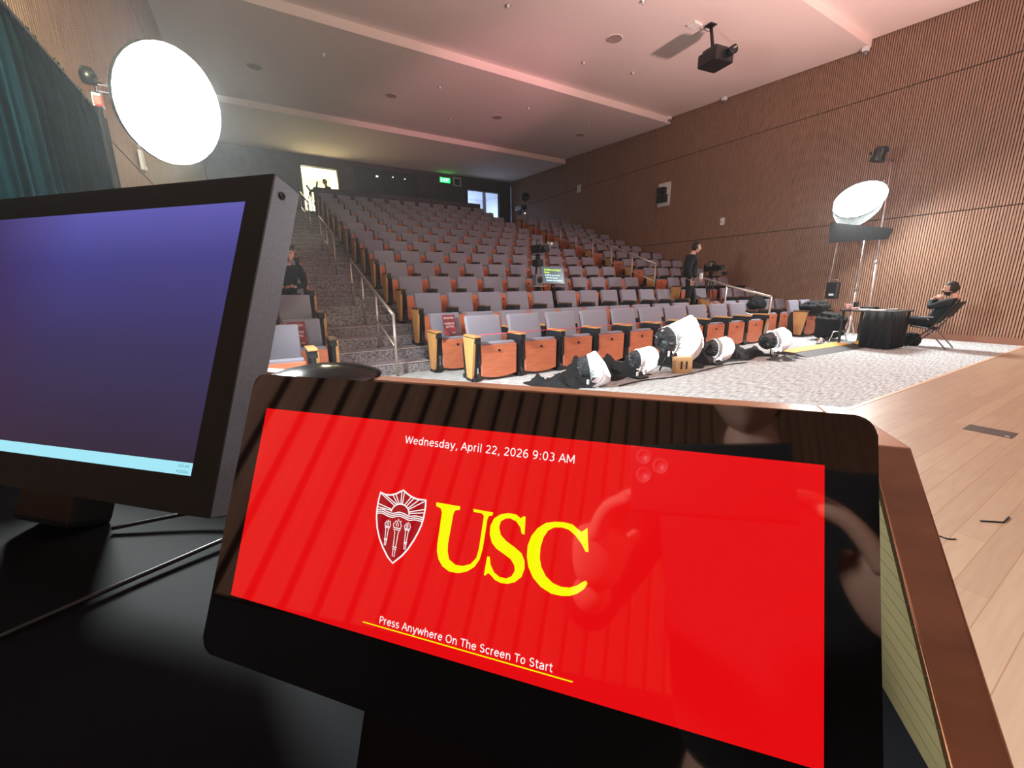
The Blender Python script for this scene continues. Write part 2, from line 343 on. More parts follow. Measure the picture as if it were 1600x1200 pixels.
# doors: frames
m = MB(); m.box(10.52, 10.6, YB-.04, YB+.1, ZT, 6.53); m.box(12.6, 12.68, YB-.04, YB+.1, ZT, 6.53); m.box(10.52, 12.68, YB-.04, YB+.1, 6.45, 6.53)
d1 = struct(m.obj('door_1', M['black_metal']))
m = MB(); m.box(2.39, 2.45, YB-.04, YB+.1, ZT, 6.68); m.box(3.95, 4.01, YB-.04, YB+.1, ZT, 6.68); m.box(2.39, 4.01, YB-.04, YB+.1, 6.62, 6.68)
struct(m.obj('door_2', M['black_metal']))
m = MB(); m.box(4.75, 7.75, YB-.03, YB+.06, 5.5, 5.56); m.box(4.75, 7.75, YB-.03, YB+.06, 6.80, 6.86); m.box(4.75, 4.81, YB-.03, YB+.06, 5.56, 6.8); m.box(7.69, 7.75, YB-.03, YB+.06, 5.56, 6.8); m.box(6.1, 6.15, YB-.02, YB+.05, 5.56, 6.8)
wn = struct(m.obj('window_1', M['black_metal'])); MB().box(4.81, 7.69, YB+.01, YB+.025, 5.56, 6.8).obj('glass_pane', M['booth_glass'], wn)
# low wall behind last row
struct(MB().box(2.3, 9.1, yr(NR)+.95, yr(NR)+1.07, zr(NR), 4.88, .01, 1).obj('wall_low', M['dark_wall']))
# ceiling: saw-tooth panels
m = MB()
PAN = [(-5.0, 6.42, 5.28, 6.93), (5.28, 6.76, 11.0, 7.03), (11.0, 6.83, 16.9, 7.09), (16.9, 6.90, YB+.2, 7.09)]
for ya, za, yb, zb in PAN:
    e = .0 if ya < 0 else .0
    m.quadbox([(XL, ya, za), (XR-.05, ya, za), (XR-.05, yb, zb), (XL, yb, zb), (XL, ya, za+.5), (XR-.05, ya, za+.5), (XR-.05, yb, zb+.3), (XL, yb, zb+.3)])
struct(m.obj('ceiling', M['ceiling']))
def ceil_z(y):
    for ya, za, yb, zb in PAN:
        if ya <= y < yb: return za+(zb-za)*(y-ya)/(yb-ya)
    return 7.0
struct(MB().box(XL, XR+.2, YS-.1, YB+.3, 7.45, 7.5).obj('ceiling_slab', M['dark_wall']))
struct(MB().box(XR-.03, XR, 1.0, yr(3)-.12, 0, .14).obj('baseboard_right', mat('base_wood', (0.22, 0.10, 0.06), 0.5)))
struct(MB().box(XR-.03, XR, YS, 1.0, 0, .14).obj('baseboard_right_stage', mat('base_wood_stage', (0.22, 0.10, 0.06), 0.5)))

# ------------------------------------------------------------------ lectern, touch panel, monitor
L0 = Vector((0.10, 0.42, 0)); LR = math.atan2(-.7643, .6448)
lx, ly = Vector((.6448, -.7643, 0)), Vector((.7643, .6448, 0))
oa, ob = L0.dot(lx), L0.dot(ly)          # local coords: a' = a-oa, b' = b-ob
lec = thing('lectern', 'wooden lectern with sloped side and black desk in the foreground', 'lectern', tuple(L0), LR)
side = [(.640-ob, 0), (.640-ob, 1.12), (.492-ob, 1.12), (.25-ob, .902), (.02-ob, .86), (.02-ob, 0)]
MB().prism(side, 'x', .2185-oa, .2535-oa, .002).obj('side_panel', M['lectern_wood'], lec)
MB().prism(side, 'x', -1.20-oa, -1.165-oa, .002).obj('side_panel', M['lectern_wood'], lec)
MB().box(-1.165-oa, .2185-oa, .606-ob, .640-ob, 0, 1.12, .002, 1).obj('front_panel', M['lectern_wood'], lec)
MB().box(-1.165-oa, .2185-oa, .04-ob, .606-ob, .90, .93).obj('desk_top', M['desk'], lec)
m = MB()
for i in range(16):
    z = .93+i*.0112; zt_ = z+.0106
    if zt_ > 1.10: break
    sl = lambda q: .27-ob+max(0, (q-.918)*1.10)
    m.prism([(sl(z), z), (.604-ob, z), (.604-ob, zt_), (sl(zt_), zt_)], 'x', .2158-oa, .2185-oa)
m.obj('ribbed_lining', M['lectern_in'], lec)

Wn = Vector((-.7081, -.5951, .3801)); Wx = Vector((.6448, -.7643, .0046)); Wy = Wn.cross(Wx).normalized(); Wx = Wy.cross(Wn).normalized()
W0 = Vector((-.003, .342, 1.195))
def frame(o, x, y, z): return Matrix(((x.x, y.x, z.x, o.x), (x.y, y.y, z.y, o.y), (x.z, y.z, z.z, o.z), (0, 0, 0, 1)))
tp = thing('touch_panel', 'black control touchscreen showing yellow USC letters on red', 'touchscreen', matrix=frame(W0, Wx, Wy, Wn))
def rrect(x0, x1, y0, y1, r, n=6):
    pts = []
    for cx, cy, a0 in ((x1-r, y1-r, 0), (x0+r, y1-r, 90), (x0+r, y0+r, 180), (x1-r, y0+r, 270)):
        for k in range(n+1):
            a = R(a0+90*k/n); pts.append((cx+r*math.cos(a), cy+r*math.sin(a)))
    return pts
MB().prism(rrect(-.018, .366, -.170, .025, .009), 'z', -.022, 0, .0012).obj('bezel', M['gloss_black'], tp)
MB().box(.10, .26, -.235, -.06, -.09, -.022, .01).obj('mount', M['black_plastic'], tp)
scr = MB().box(0, .345, -.1296, 0, -.0005, .0003).obj('screen', M['scr_red'], tp)
def mm(pts): return [(x/1000, y/1000) for x, y in pts]
U_ = [(146.42,-46.0),(162.46,-46.05),(162.44,-48.07),(159.55,-48.78),(158.64,-50.85),(158.09,-59.71),(157.55,-68.49),(157.97,-72.73),(159.53,-76.74),(163.78,-78.93),(168.61,-78.69),(173.15,-76.75),(176.25,-72.82),(177.19,-67.61),(177.6,-58.22),(177.97,-49.18),(176.57,-47.93),(171.45,-47.85),(170.75,-46.21),(183.41,-46.37),(183.15,-48.12),(180.96,-48.71),(180.29,-50.96),(180.01,-57.82),(179.5,-67.2),(178.39,-73.26),(175.69,-77.94),(171.36,-81.27),(166.31,-83.08),(160.48,-83.36),(155.72,-81.29),(152.73,-77.99),(151.12,-73.96),(150.68,-69.69),(150.94,-59.12),(150.99,-51.14),(149.97,-49.06),(146.75,-48.2)]
S_ = [(202.89,-45.73),(203.31,-55.44),(201.49,-55.08),(200.52,-51.93),(197.67,-49.05),(193.9,-47.97),(191.22,-48.56),(188.67,-50.48),(187.97,-53.97),(189.55,-57.91),(193.08,-60.65),(198.34,-63.04),(202.64,-65.54),(204.8,-69.2),(205.23,-73.15),(203.98,-77.8),(200.4,-81.31),(196.57,-82.88),(192.57,-83.28),(188.82,-82.4),(185.79,-80.14),(184.34,-79.6),(182.71,-81.39),(181.99,-80.88),(182.77,-70.79),(184.25,-70.69),(185.32,-74.88),(187.89,-78.5),(191.3,-80.29),(195.37,-80.3),(198.3,-78.51),(199.73,-75.41),(199.25,-72.67),(196.87,-69.86),(192.55,-67.77),(187.72,-65.74),(184.6,-62.95),(182.75,-58.63),(182.56,-54.01),(184.35,-49.47),(188.2,-46.57),(192.68,-45.29),(197.26,-45.35),(200.15,-46.99),(201.79,-45.48)]
C_ = [(237.56,-46.06),(239.12,-58.19),(237.53,-58.47),(235.21,-54.97),(231.61,-51.24),(227.65,-48.71),(223.82,-48.14),(219.64,-48.82),(216.42,-50.97),(214.23,-54.98),(213.05,-60.45),(213.19,-66.05),(214.51,-70.59),(217.48,-74.77),(221.54,-77.49),(226.21,-78.49),(230.68,-77.97),(234.57,-76.03),(237.57,-73.52),(239.12,-72.83),(239.87,-74.21),(238.28,-77.19),(234.92,-80.16),(231.05,-82.11),(227.03,-82.95),(221.23,-82.99),(215.11,-80.74),(210.43,-76.94),(207.29,-71.96),(205.84,-66.59),(205.68,-60.93),(207.29,-55.34),(210.32,-50.74),(214.75,-47.16),(219.77,-45.71),(224.39,-45.22),(229.46,-45.61),(232.96,-47.84),(234.67,-48.59),(236.2,-47.31)]
m = MB()
for p in (U_, S_, C_): m.poly([(x, y, .0006) for x, y in mm(p)])
bmesh.ops.triangulate(m.bm, faces=m.bm.faces)
m.obj('letters', M['scr_yellow'], scr)
SH = [(106.72,-45.4),(110.54,-46.5),(114.35,-46.19),(117.98,-44.99),(120.94,-43.2),(122.9,-42.02),(125.3,-43.51),(129.31,-45.22),(133.14,-46.03),(136.79,-45.95),(139.23,-45.6),(139.65,-49.33),(139.41,-56.02),(138.57,-60.56),(137.17,-64.74),(134.89,-69.95),(131.67,-75.75),(128.24,-80.3),(122.55,-85.71),(118.59,-82.93),(114.19,-77.96),(110.87,-73.16),(108.15,-67.28),(106.48,-61.16),(105.94,-56.64),(106.06,-51.08)]
m = MB(); m.poly([(x, y, .0005) for x, y in mm(SH)]); bmesh.ops.triangulate(m.bm, faces=m.bm.faces)
emb = m.obj('shield', M['scr_dark'], scr)
m = MB(); LW = .00085
m.ribbon(mm(SH), LW*1.15, .0007, True)
W1 = [(106.2,-56.34),(109.93,-55.58),(113.96,-56.57),(117.84,-56.89),(121.95,-55.58),(125.75,-55.9),(129.63,-56.87),(133.69,-56.02),(139.0,-56.18)]
def smooth(pts, n=4):
    out = []
    for i in range(len(pts)-1):
        p0, p1, p2, p3 = pts[max(i-1, 0)], pts[i], pts[i+1], pts[min(i+2, len(pts)-1)]
        for k in range(n):
            t = k/n
            out.append(tuple(.5*((2*p1[j])+(-p0[j]+p2[j])*t+(2*p0[j]-5*p1[j]+4*p2[j]-p3[j])*t*t+(-p0[j]+3*p1[j]-3*p2[j]+p3[j])*t**3) for j in (0, 1)))
    return out+[pts[-1]]
for dy in (0, -1.2, -2.35): m.ribbon(mm([(x, y+dy) for x, y in smooth(W1)]), LW*.75, .0007)
m.ribbon(mm(smooth([(116.32,-55.99),(117.27,-53.57),(119.61,-51.39),(122.18,-50.56),(124.91,-50.84),(127.88,-52.66),(129.42,-56.24)])), LW*.9, .0007)
for a, b in [((106.03,-52.47),(116.36,-54.61)),((106.2,-54.5),(116.21,-55.32)),((106.8,-45.9),(118.4,-52.26)),((110.26,-46.54),(119.31,-51.21)),((115.96,-45.97),(120.37,-51.06)),((118.02,-45.22),(121.39,-50.68)),((121.96,-42.83),(122.44,-50.52)),((123.8,-42.58),(123.53,-50.59)),((129.05,-45.26),(125.39,-50.54)),((131.01,-45.88),(126.58,-51.27)),((134.75,-46.25),(127.58,-52.48)),((139.18,-46.28),(128.21,-53.06)),((139.5,-51.29),(129.2,-54.25)),((139.4,-53.31),(129.34,-55.13))]:
    m.ribbon(mm([a, b]), LW*.7, .0007)
for cx, yt, yb, s in ((115.3, -61.9, -76.4, .8), (122.2, -60.7, -81.8, 1.1), (129.3, -61.2, -76.4, .8)):
    hh = yb-yt
    def P(*q): return mm([(cx+x*s, yt+y*s) for x, y in q])
    k = -hh/s
    m.ribbon(P((-2.3, -3.6), (-2.6, -1.8), (-1.6, -1.0), (-1.3, .1), (-.4, -.8), (.2, 1.0), (1.0, -.4), (1.9, .2), (1.8, -1.6), (2.5, -1.9), (2.2, -3.6)), LW*.55, .0007)
    m.ribbon(P((-.6, -3.2), (-.9, -1.8), (0, -1.0), (.5, -2.0), (.3, -3.2)), LW*.5, .0007)
    m.ribbon(P((-2.4, -4.0), (2.4, -4.0)), LW*.7, .0007); m.ribbon(P((-2.2, -5.0), (2.2, -5.0)), LW*.6, .0007)
    m.ribbon(P((-1.5, -5.6), (-1.1, -6.4), (-.8, -k*.72)), LW*.55, .0007); m.ribbon(P((1.5, -5.6), (1.1, -6.4), (.8, -k*.72)), LW*.55, .0007)
    m.ribbon(P((-1.4, -k*.74), (1.4, -k*.74)), LW*.7, .0007); m.ribbon(P((-1.2, -k*.79), (1.2, -k*.79)), LW*.6, .0007)
    m.ribbon(P((-.7, -k*.79), (-.6, -k), (.6, -k), (.7, -k*.79)), LW*.55, .0007)
m.obj('shield_lines', M['scr_white'], emb)
def arc(cx, cy, rx, ry, a0, a1, n=10): return [(cx+rx*math.cos(R(a0+(a1-a0)*k/n)), cy+ry*math.sin(R(a0+(a1-a0)*k/n))) for k in range(n+1)]
GL = {  # simple upright sans letters, one stroke list each: (advance, strokes)
 'W': (.99, [[(.06, .73), (.27, .02), (.49, .71), (.72, .02), (.93, .73)]]), 'M': (.86, [[(.12, 0), (.12, .71), (.43, .13), (.74, .71), (.74, 0)]]),
 'A': (.68, [[(.04, 0), (.34, .72), (.64, 0)], [(.15, .25), (.53, .25)]]), 'P': (.60, [[(.14, 0), (.14, .69)], [(.14, .69), (.34, .69)]+arc(.34, .51, .18, .18, 90, -90)+[(.14, .33)]]),
 'O': (.79, [arc(.395, .365, .30, .335, 0, 360, 26)]), 'T': (.61, [[(.02, .69), (.59, .69)], [(.305, .69), (.305, 0)]]),
 'S': (.63, [arc(.315, .53, .20, .165, 35, 180, 9)+arc(.315, .53, .20, .15, 185, 262, 5)+arc(.315, .205, .21, .165, 82, -90, 10)+arc(.315, .205, .23, .165, -95, -150, 5)]),
 'e': (.615, [[(.10, .30), (.52, .30)]+arc(.31, .275, .21, .235, 5, 325, 20)]), 'd': (.635, [arc(.29, .27, .19, .235, 0, 360, 20), [(.50, 0), (.50, .76)]]),
 'n': (.634, [[(.13, 0), (.13, .55)], [(.13, .32)]+arc(.32, .32, .18, .19, 170, 0, 10)+[(.50, 0)]]), 'h': (.634, [[(.13, 0), (.13, .76)], [(.13, .32)]+arc(.32, .32, .18, .19, 170, 0, 10)+[(.50, 0)]]),
 's': (.52, [arc(.26, .40, .16, .115, 40, 180, 8)+arc(.26, .395, .16, .11, 190, 262, 4)+arc(.26, .155, .165, .115, 80, -90, 8)+arc(.25, .155, .18, .115, -95, -150, 4)]),
 'a': (.613, [arc(.28, .33, .20, .18, 150, 0, 9)+[(.48, 0)], arc(.29, .155, .19, .13, 60, 320, 14), [(.30, .295), (.48, .295)]]),
 'y': (.59, [[(.06, .55), (.30, .02)], [(.53, .55), (.30, 0), (.22, -.15), (.10, -.17)]]), ',': (.32, [[(.19, .09), (.19, .02), (.12, -.12)]]), ' ': (.32, []),
 'p': (.635, [arc(.34, .27, .19, .235, 0, 360, 20), [(.13, -.20), (.13, .55)]]), 'r': (.41, [[(.13, 0), (.13, .55)], [(.13, .34)]+arc(.30, .33, .17, .18, 170, 80, 6)]),
 'i': (.28, [[(.14, 0), (.14, .55)], [(.14, .66), (.14, .76)]]), 'l': (.28, [[(.14, 0), (.14, .76)]]), ':': (.34, [[(.17, .0), (.17, .10)], [(.17, .40), (.17, .50)]]),
 '2': (.636, [arc(.31, .50, .20, .19, 155, -25, 11)+[(.10, .04), (.10, .035), (.54, .035)]]), '0': (.636, [arc(.318, .365, .21, .335, 0, 360, 24)]),
 '6': (.636, [arc(.325, .23, .20, .20, 0, 360, 18), arc(.40, .30, .28, .40, 180, 75, 9)]), '9': (.636, [arc(.31, .50, .20, .20, 0, 360, 18), arc(.235, .43, .28, .40, 0, -105, 9)]),
 '3': (.636, [arc(.28, .53, .20, .165, 130, -80, 10), arc(.28, .205, .22, .18, 82, -140, 11)]), 'w': (.82, [[(.06, .55), (.23, .02), (.41, .53), (.59, .02), (.76, .55)]]),
 'c': (.55, [arc(.32, .27, .21, .235, 50, 310, 16)]), 't': (.39, [[(.17, .70), (.17, .14)]+arc(.28, .14, .11, .11, 180, 275, 6)+[(.36, .035)], [(.03, .53), (.35, .53)]]), 'o': (.61, [arc(.305, .27, .20, .235, 0, 360, 20)]) }
def stroke_text(name, body, mt, parent, x0, y0, width, cap, wd=.092, z=.0007):
    tot = sum(GL[c][0] for c in body); kx = width/tot; ky = cap/.73; m = MB(); x = 0
    for c in body:
        adv, strokes = GL[c]
        for st in strokes:
            parts_ = [[st[0]]]
            for q in range(1, len(st)):
                parts_[-1].append(st[q])
                if q < len(st)-1:
                    v1 = Vector((st[q][0]-st[q-1][0], st[q][1]-st[q-1][1])); v2 = Vector((st[q+1][0]-st[q][0], st[q+1][1]-st[q][1]))
                    if v1.length > .05 and v2.length > .05 and v1.angle(v2) > R(55): parts_.append([st[q]])
            if len(parts_) > 1:
                for pt in parts_: m.ribbon([(x0+(x+p[0])*kx, y0+p[1]*ky) for p in pt], wd*(kx+ky)/2, z)
                continue
            closed = len(st) > 12 and abs(st[0][0]-st[-1][0]) < 1e-6 and abs(st[0][1]-st[-1][1]) < 1e-6
            m.ribbon([(x0+(x+p[0])*kx, y0+p[1]*ky) for p in (st[:-1] if closed else st)], wd*(kx+ky)/2, z, closed)
        x += adv
    return m.obj(name, mt, parent)
stroke_text('date_text', 'Wednesday, April 22, 2026 9:03 AM', M['scr_white'], scr, .1188, -.01325, .1092, .0048)
stroke_text('start_text', 'Press Anywhere On The Screen To Start', M['scr_white'], scr, .1188, -.1209, .1068, .0042)
MB().poly([(.1077, -.1230, .0006), (.2363, -.1230, .0006), (.2363, -.1224, .0006), (.1077, -.1224, .0006)]).obj('underline', M['scr_yellow'], scr)

Ma = Vector((.696, -.718, .001)).normalized(); Mn = Vector((-.6635, -.6427, .3831)); Mn = (Mn-Ma*Mn.dot(Ma)).normalized(); Mb = Mn.cross(Ma)
mon = thing('desk_monitor', 'large dark grey monitor with blue purple desktop at left edge', 'monitor', matrix=frame(Vector((.0075, .6875, 1.392)), Ma, Mb, Mn))
MW = -.64
m = MB()
m.box(MW-.04, 0, 0, .037, -.012, .004); m.box(MW-.04, 0, -.402, -.3575, -.012, .004); m.box(0, .0387, -.402, .037, -.012, .004); m.box(MW-.04, MW, -.3575, 0, -.012, .004)
m.obj('bezel', M['bezel'], mon)
MB().box(MW-.0405, .0390, -.4025, .0375, -.042, .0032, .0015, 1).obj('case', M['bezel_side'], mon)
MB().box(MW, 0, -.3575, 0, .0033, .0036).obj('screen', M['scr_wall'], mon)
s2 = MB().box(MW, 0, -.3575, -.3425, .0036, .0039).obj('taskbar', M['scr_bar'], mon)
text('clock_text', '9:03 AM', .005, M['scr_ink'], s2, (-.0135, -.3485, .0041), width=.016, height=.0032)
text('date_text', '4/22/2026', .005, M['scr_ink'], s2, (-.0145, -.3553, .0041), width=.019, height=.0032)
sm = MB().lathe([(.0001, 0), (.0052, 0), (.0052, .0014), (.0036, .0018), (.0034, .0010), (.0001, .0010)], 20, Matrix.Translation((.039, .016, -.013)) @ Matrix.Rotation(R(90), 4, 'Y'))
sm.box(.0398, .0406, .0135, .0185, -.0135, -.0125); sm.box(.0398, .0406, .0155, .0165, -.0155, -.0105)
sm.obj('screw', M['black_metal'], mon)
MB().box(MW*.5-.06, MW*.5+.06, -.462, -.15, -.10, -.042, .01).obj('stand', M['black_plastic'], mon)

# objects on the lectern: dark domed microphone base, cables
def lp(a, b, z): return tuple(lx*a + ly*b + Vector((0, 0, z)))
dome = MB().lathe([(.0001, .0215), (.04, .020), (.075, .013), (.098, .005), (.104, .001), (.104, 0)], 48, Matrix.Translation(lp(-.572, .60, 1.1205)))
dome.obj('round_base', M['dome_black'])
dome_o = bpy.data.objects['round_base']; tag(dome_o, 'shiny black domed disc behind the touchscreen at back of lectern', 'microphone base')
def cable(name, pts, r, label, mt='black_plastic'):
    o = MB().tube(smooth3(pts), r, 8).obj(name, M[mt]); return tag(o, label, 'cable')
def smooth3(pts, n=6):
    out = []
    for i in range(len(pts)-1):
        p0, p1, p2, p3 = pts[max(i-1, 0)], pts[i], pts[i+1], pts[min(i+2, len(pts)-1)]
        for k in range(n):
            t = k/n
            out.append(tuple(.5*((2*p1[j])+(-p0[j]+p2[j])*t+(2*p0[j]-5*p1[j]+4*p2[j]-p3[j])*t*t+(-p0[j]+3*p1[j]-3*p2[j]+p3[j])*t**3) for j in (0, 1, 2)))
    return out+[pts[-1]]
cable('desk_cable', [lp(-.62, .14, .936), lp(-.60, .21, .936), lp(-.575, .29, .936), lp(-.55, .36, .938)], .003, 'black cable lying along desk at lower left')
cable('looped_cable', [lp(-.74, .33, .936), lp(-.62, .40, .95), (lp(-.50, .42, .96)), lp(-.40, .40, .945), lp(-.30, .36, .936)], .003, 'thin black cable looping under the monitor')

# ------------------------------------------------------------------ auditorium chairs
def chair_meshes(p):
    """meshes of one chair of pitch p, facing -Y, arm front at y = 0"""
    D = {}
    bw = p-.145; sw = p-.145
    # seat panel (folded up), bottom edge bowed
    def outline(wd, z0, z1, bow):
        pts = [(-wd/2, z1), (wd/2, z1), (wd/2-.008, z0+bow)]
        for k in range(1, 8):
            t = k/8; pts.append((wd/2-.008-(wd-.016)*t, z0+bow-bow*math.sin(math.pi*t)))
        pts.append((-wd/2+.008, z0+bow)); return pts
    D['seat_panel'] = MB().prism(outline(sw, .035, .50, .035), 'y', .06, .085, .006).mesh('seat_panel', M['panel_wood'])
    D['bolt'] = MB().lathe([(.020, 0), (.020, .008), (.014, .012), (.012, .006), (.0001, .006)], 14, Matrix.Translation((0, .06, .415)) @ Matrix.Rotation(R(90), 4, 'X')).mesh('bolt', M['black_metal'])
    D['seat'] = MB().prism(outline(sw-.01, .06, .535, .03), 'y', .086, .19, .025).mesh('seat', M['fabric'], True)
    # backrest, reclined cushion + wooden shell behind
    m = MB(); z0, z1, ya, yb = .40, .875, .40, .53
    def bp(x, t, d): return (x, ya+(yb-ya)*t+d, z0+(z1-z0)*t)
    nb, nt = bw*.97, bw
    def slab(m, d0, d1, t0, t1, sx, bev):
        a, b = nb*sx/2, nt*sx/2
        vs = [m.bm.verts.new(q) for q in (bp(-a, t0, d0), bp(a, t0, d0), bp(a, t0, d1), bp(-a, t0, d1), bp(-b, t1, d0), bp(b, t1, d0), bp(b, t1, d1), bp(-b, t1, d1))]
        fs = [m.bm.faces.new([vs[i] for i in f]) for f in ((0, 3, 2, 1), (4, 5, 6, 7), (0, 1, 5, 4), (1, 2, 6, 5), (2, 3, 7, 6), (3, 0, 4, 7))]
        bmesh.ops.bevel(m.bm, geom=list({e for f in fs for e in f.edges}), offset=bev, segments=3, profile=.6, affect='EDGES')
    slab(m, 0, .075, 0, 1, 1, .028); D['backrest'] = m.mesh('backrest', M['fabric'], True)
    m = MB(); slab(m, .078, .095, .0, .965, .96, .006); D['back_shell'] = m.mesh('back_shell', M['panel_wood'])
    # standard between seats (black), with stowed writing tablet
    m = MB(); m.prism([(.10, .06), (.42, .06), (.46, .45), (.40, .60), (.03, .60), (.06, .40)], 'x', -p/2-.022, -p/2+.022, .004)
    m.box(-p/2-.04, -p/2+.04, .05, .44, .0, .06, .006, 1); m.box(-p/2-.046, -p/2+.046, .0, .34, .535, .614, .006, 1)
    D['standard'] = m.mesh('standard', M['black_metal'])
    D['stowed_tablet'] = MB().box(-p/2+.028, -p/2+.052, .05, .36, .26, .585, .004, 1).mesh('stowed_tablet', M['black_plastic'])
    D['armrest'] = MB().box(-p/2-.052, -p/2+.052, -.01, .345, .614, .64, .009).mesh('armrest', M['end_wood'] if p > .65 else M['arm_dark'])
    e = [(-.005, .60), (.34, .60), (.20, 0), (.02, 0)]
    D['end_panel'] = MB().prism([(0, .605), (.34, .605), (.255, .04), (.10, .04)], 'x', -p/2-.062, -p/2-.024, .004).mesh('end_panel', M['end_wood'])
    D['foot'] = MB().box(-p/2-.064, -p/2-.022, .09, .27, 0, .045, .004, 1).mesh('foot', M['black_metal'])
    return D
CH = {}
def put(me, name, par, loc=(0, 0, 0), mirror=False):
    o = bpy.data.objects.new(name, me); COL.objects.link(o); o.parent = par; o.location = loc
    if mirror: o.scale = (-1, 1, 1)
    return o
def chair(p, x, y, z, label, group, left_end=False, right_end=False, right_arm=False, rz=0.0, seat_down=False):
    key = round(p, 4)
    if key not in CH: CH[key] = chair_meshes(p)
    D = CH[key]
    t = thing('auditorium_chair', label, 'chair', (x, y, z), rz, group)
    sp = put(D['seat_panel'], 'seat_panel', t); put(D['bolt'], 'bolt', sp)
    put(D['seat'], 'seat', t); put(D['backrest'], 'backrest', t); put(D['back_shell'], 'back_shell', t)
    put(D['standard'], 'standard', t); put(D['armrest'], 'armrest', t); put(D['stowed_tablet'], 'stowed_tablet', t)
    if left_end: e = put(D['end_panel'], 'end_panel', t); put(D['foot'], 'foot', e)
    if right_arm or right_end: put(D['standard'], 'standard', t, mirror=True); put(D['armrest'], 'armrest', t, mirror=True)
    if right_end: e = put(D['end_panel'], 'end_panel', t, mirror=True); put(D['foot'], 'foot', e)
    return t
ROWS = {1: (10, .72, 2.47), 2: (10, .66, 2.27)}
for r in range(1, NR+1):
    n, p, x0 = ROWS.get(r, (11, .636 if r == 3 else .615, 2.33))
    for i in range(n):
        if r == 4 and i == 5: continue
        rw = 'front row' if r == 1 else ORD[r]+' row'
        lab = 'grey and orange auditorium chair, %s from left aisle, centre block %s' % (ORD[i+1], rw)
        chair(p, x0+p*(i+.5), yr(r), zr(r), lab, 'chairs of the centre block', left_end=(i == 0), right_end=(i == n-1))
for r in range(1, 14):
    n, p, xe = (1, .72, .46) if r == 1 else (2, .615, .80)
    for i in range(n):
        rw = 'front row' if r == 1 else ORD[r]+' row'
        nm = ['aisle-side', 'second', 'third'][i]
        lab = 'grey auditorium chair, %s seat from aisle, narrow left block, %s' % (nm, rw)
        chair(p, xe-p*(i+.5), yr(r), zr(r), lab, 'chairs of the left block', right_end=(i == 0), left_end=False)
RX = {2: 10.2}
for r in range(1, 14):
    n, p, x0 = (2, .62, 11.50) if r == 1 else (5, .61, 10.22 if r < 8 else 10.10)
    for i in range(n):
        if r == 3 and i == 1: continue
        rw = 'front row' if r == 1 else ORD[r]+' row'
        lab = 'grey auditorium chair, %s from right aisle, right wall block, %s' % (ORD[i+1], rw)
        chair(p, x0+p*(i+.5), yr(r), zr(r), lab, 'chairs of the right block', left_end=(i == 0), right_arm=(i == n-1))

# reserved cards lying on two chairs
def card(x, y, z, lab, tilt):
    t = thing('reserved_card', lab, 'sign', (x, y, z))
    t.rotation_euler = (R(74), 0, R(tilt))
    MB().box(-.11, .11, 0, .33, -.004, 0).obj('card', M['sign_red'], t)
    text('heading', 'RESERVED', .05, M['sign_white'], t, (0, .265, .001), width=.17, height=.032)
    text('heading', 'RESERVED', .05, M['sign_white'], t, (0, .175, .001), width=.17, height=.030)
    text('heading', 'SEATING', .05, M['sign_white'], t, (0, .125, .001), width=.135, height=.030)
    text('small_print', 'USC', .03, M['sign_white'], t, (.055, .03, .001), width=.06, height=.018)
    return t
card(2.62, yr(2)+.345, .53, 'red reserved card leaning on the aisle-end chair of the centre block', 2)
card(.42, yr(2)+.345, .53, 'red reserved card leaning on a chair left of the aisle', 2)

# ribbon closing off front row
m = MB(); P = [(2.50+.72*i, yr(1)+.0, .655) for i in range(0, 6)]
tag(m.tube(P, .005, 6).obj('ribbon', M['tape_red']), 'thin red ribbon stretched across the front row armrests', 'ribbon')

# ------------------------------------------------------------------ handrails
def handrail(name, label, x, posts, ztop=.90, over=.0):
    t = thing(name, label, 'handrail', (x, posts[0][0], posts[0][1]))
    def loc(p): return (0, p[0]-posts[0][0], p[1]-posts[0][1])
    for y, zb in posts: MB().tube([loc((y, zb)), loc((y, zb+ztop))], .021, 10).obj('post', M['steel'], t)
    A = [loc((y, zb+ztop)) for y, zb in posts]; B = [loc((y, zb+ztop*.48)) for y, zb in posts]
    MB().tube(A, .024, 10).obj('top_rail', M['steel'], t); MB().tube(B, .016, 8).obj('middle_rail', M['steel'], t)
    return t
def az(y):   # walking-line height in aisle (half steps)
    if y < yr(3)-.57: return 0.0
    r = 3
    while r <= NR and y >= yr(r)-.12: r += 1
    z = zr(r-1)
    if r <= NR+1:
        y1 = (yr(r)-.12 if r <= NR else yr(NR)+.95)
        if y >= y1-.45: z += .156
    return z
def rail_posts(ys, slope_from=None):
    return [(y, az(y)) for y in ys]
handrail('handrail', 'nearest handrail in the left aisle, with bent lower end', 1.66, rail_posts([6.02, 6.98, 7.9, 8.8]))
handrail('handrail', 'second handrail up the left aisle', 1.66, rail_posts([10.45, 11.35, 12.25]))
handrail('handrail', 'third and highest handrail in the left aisle, near lit doorway', 1.66, rail_posts([14.1, 15.0, 15.9]))
handrail('handrail', 'handrail beside walking person at foot of the right aisle', 10.06, [(5.15, 0), (6.25, .26), (7.35, .60)], 1.0)
handrail('handrail', 'handrail along the upper right aisle beside the wall block', 10.02, rail_posts([8.45, 9.35, 10.25, 11.15, 12.05, 12.95]), .95)

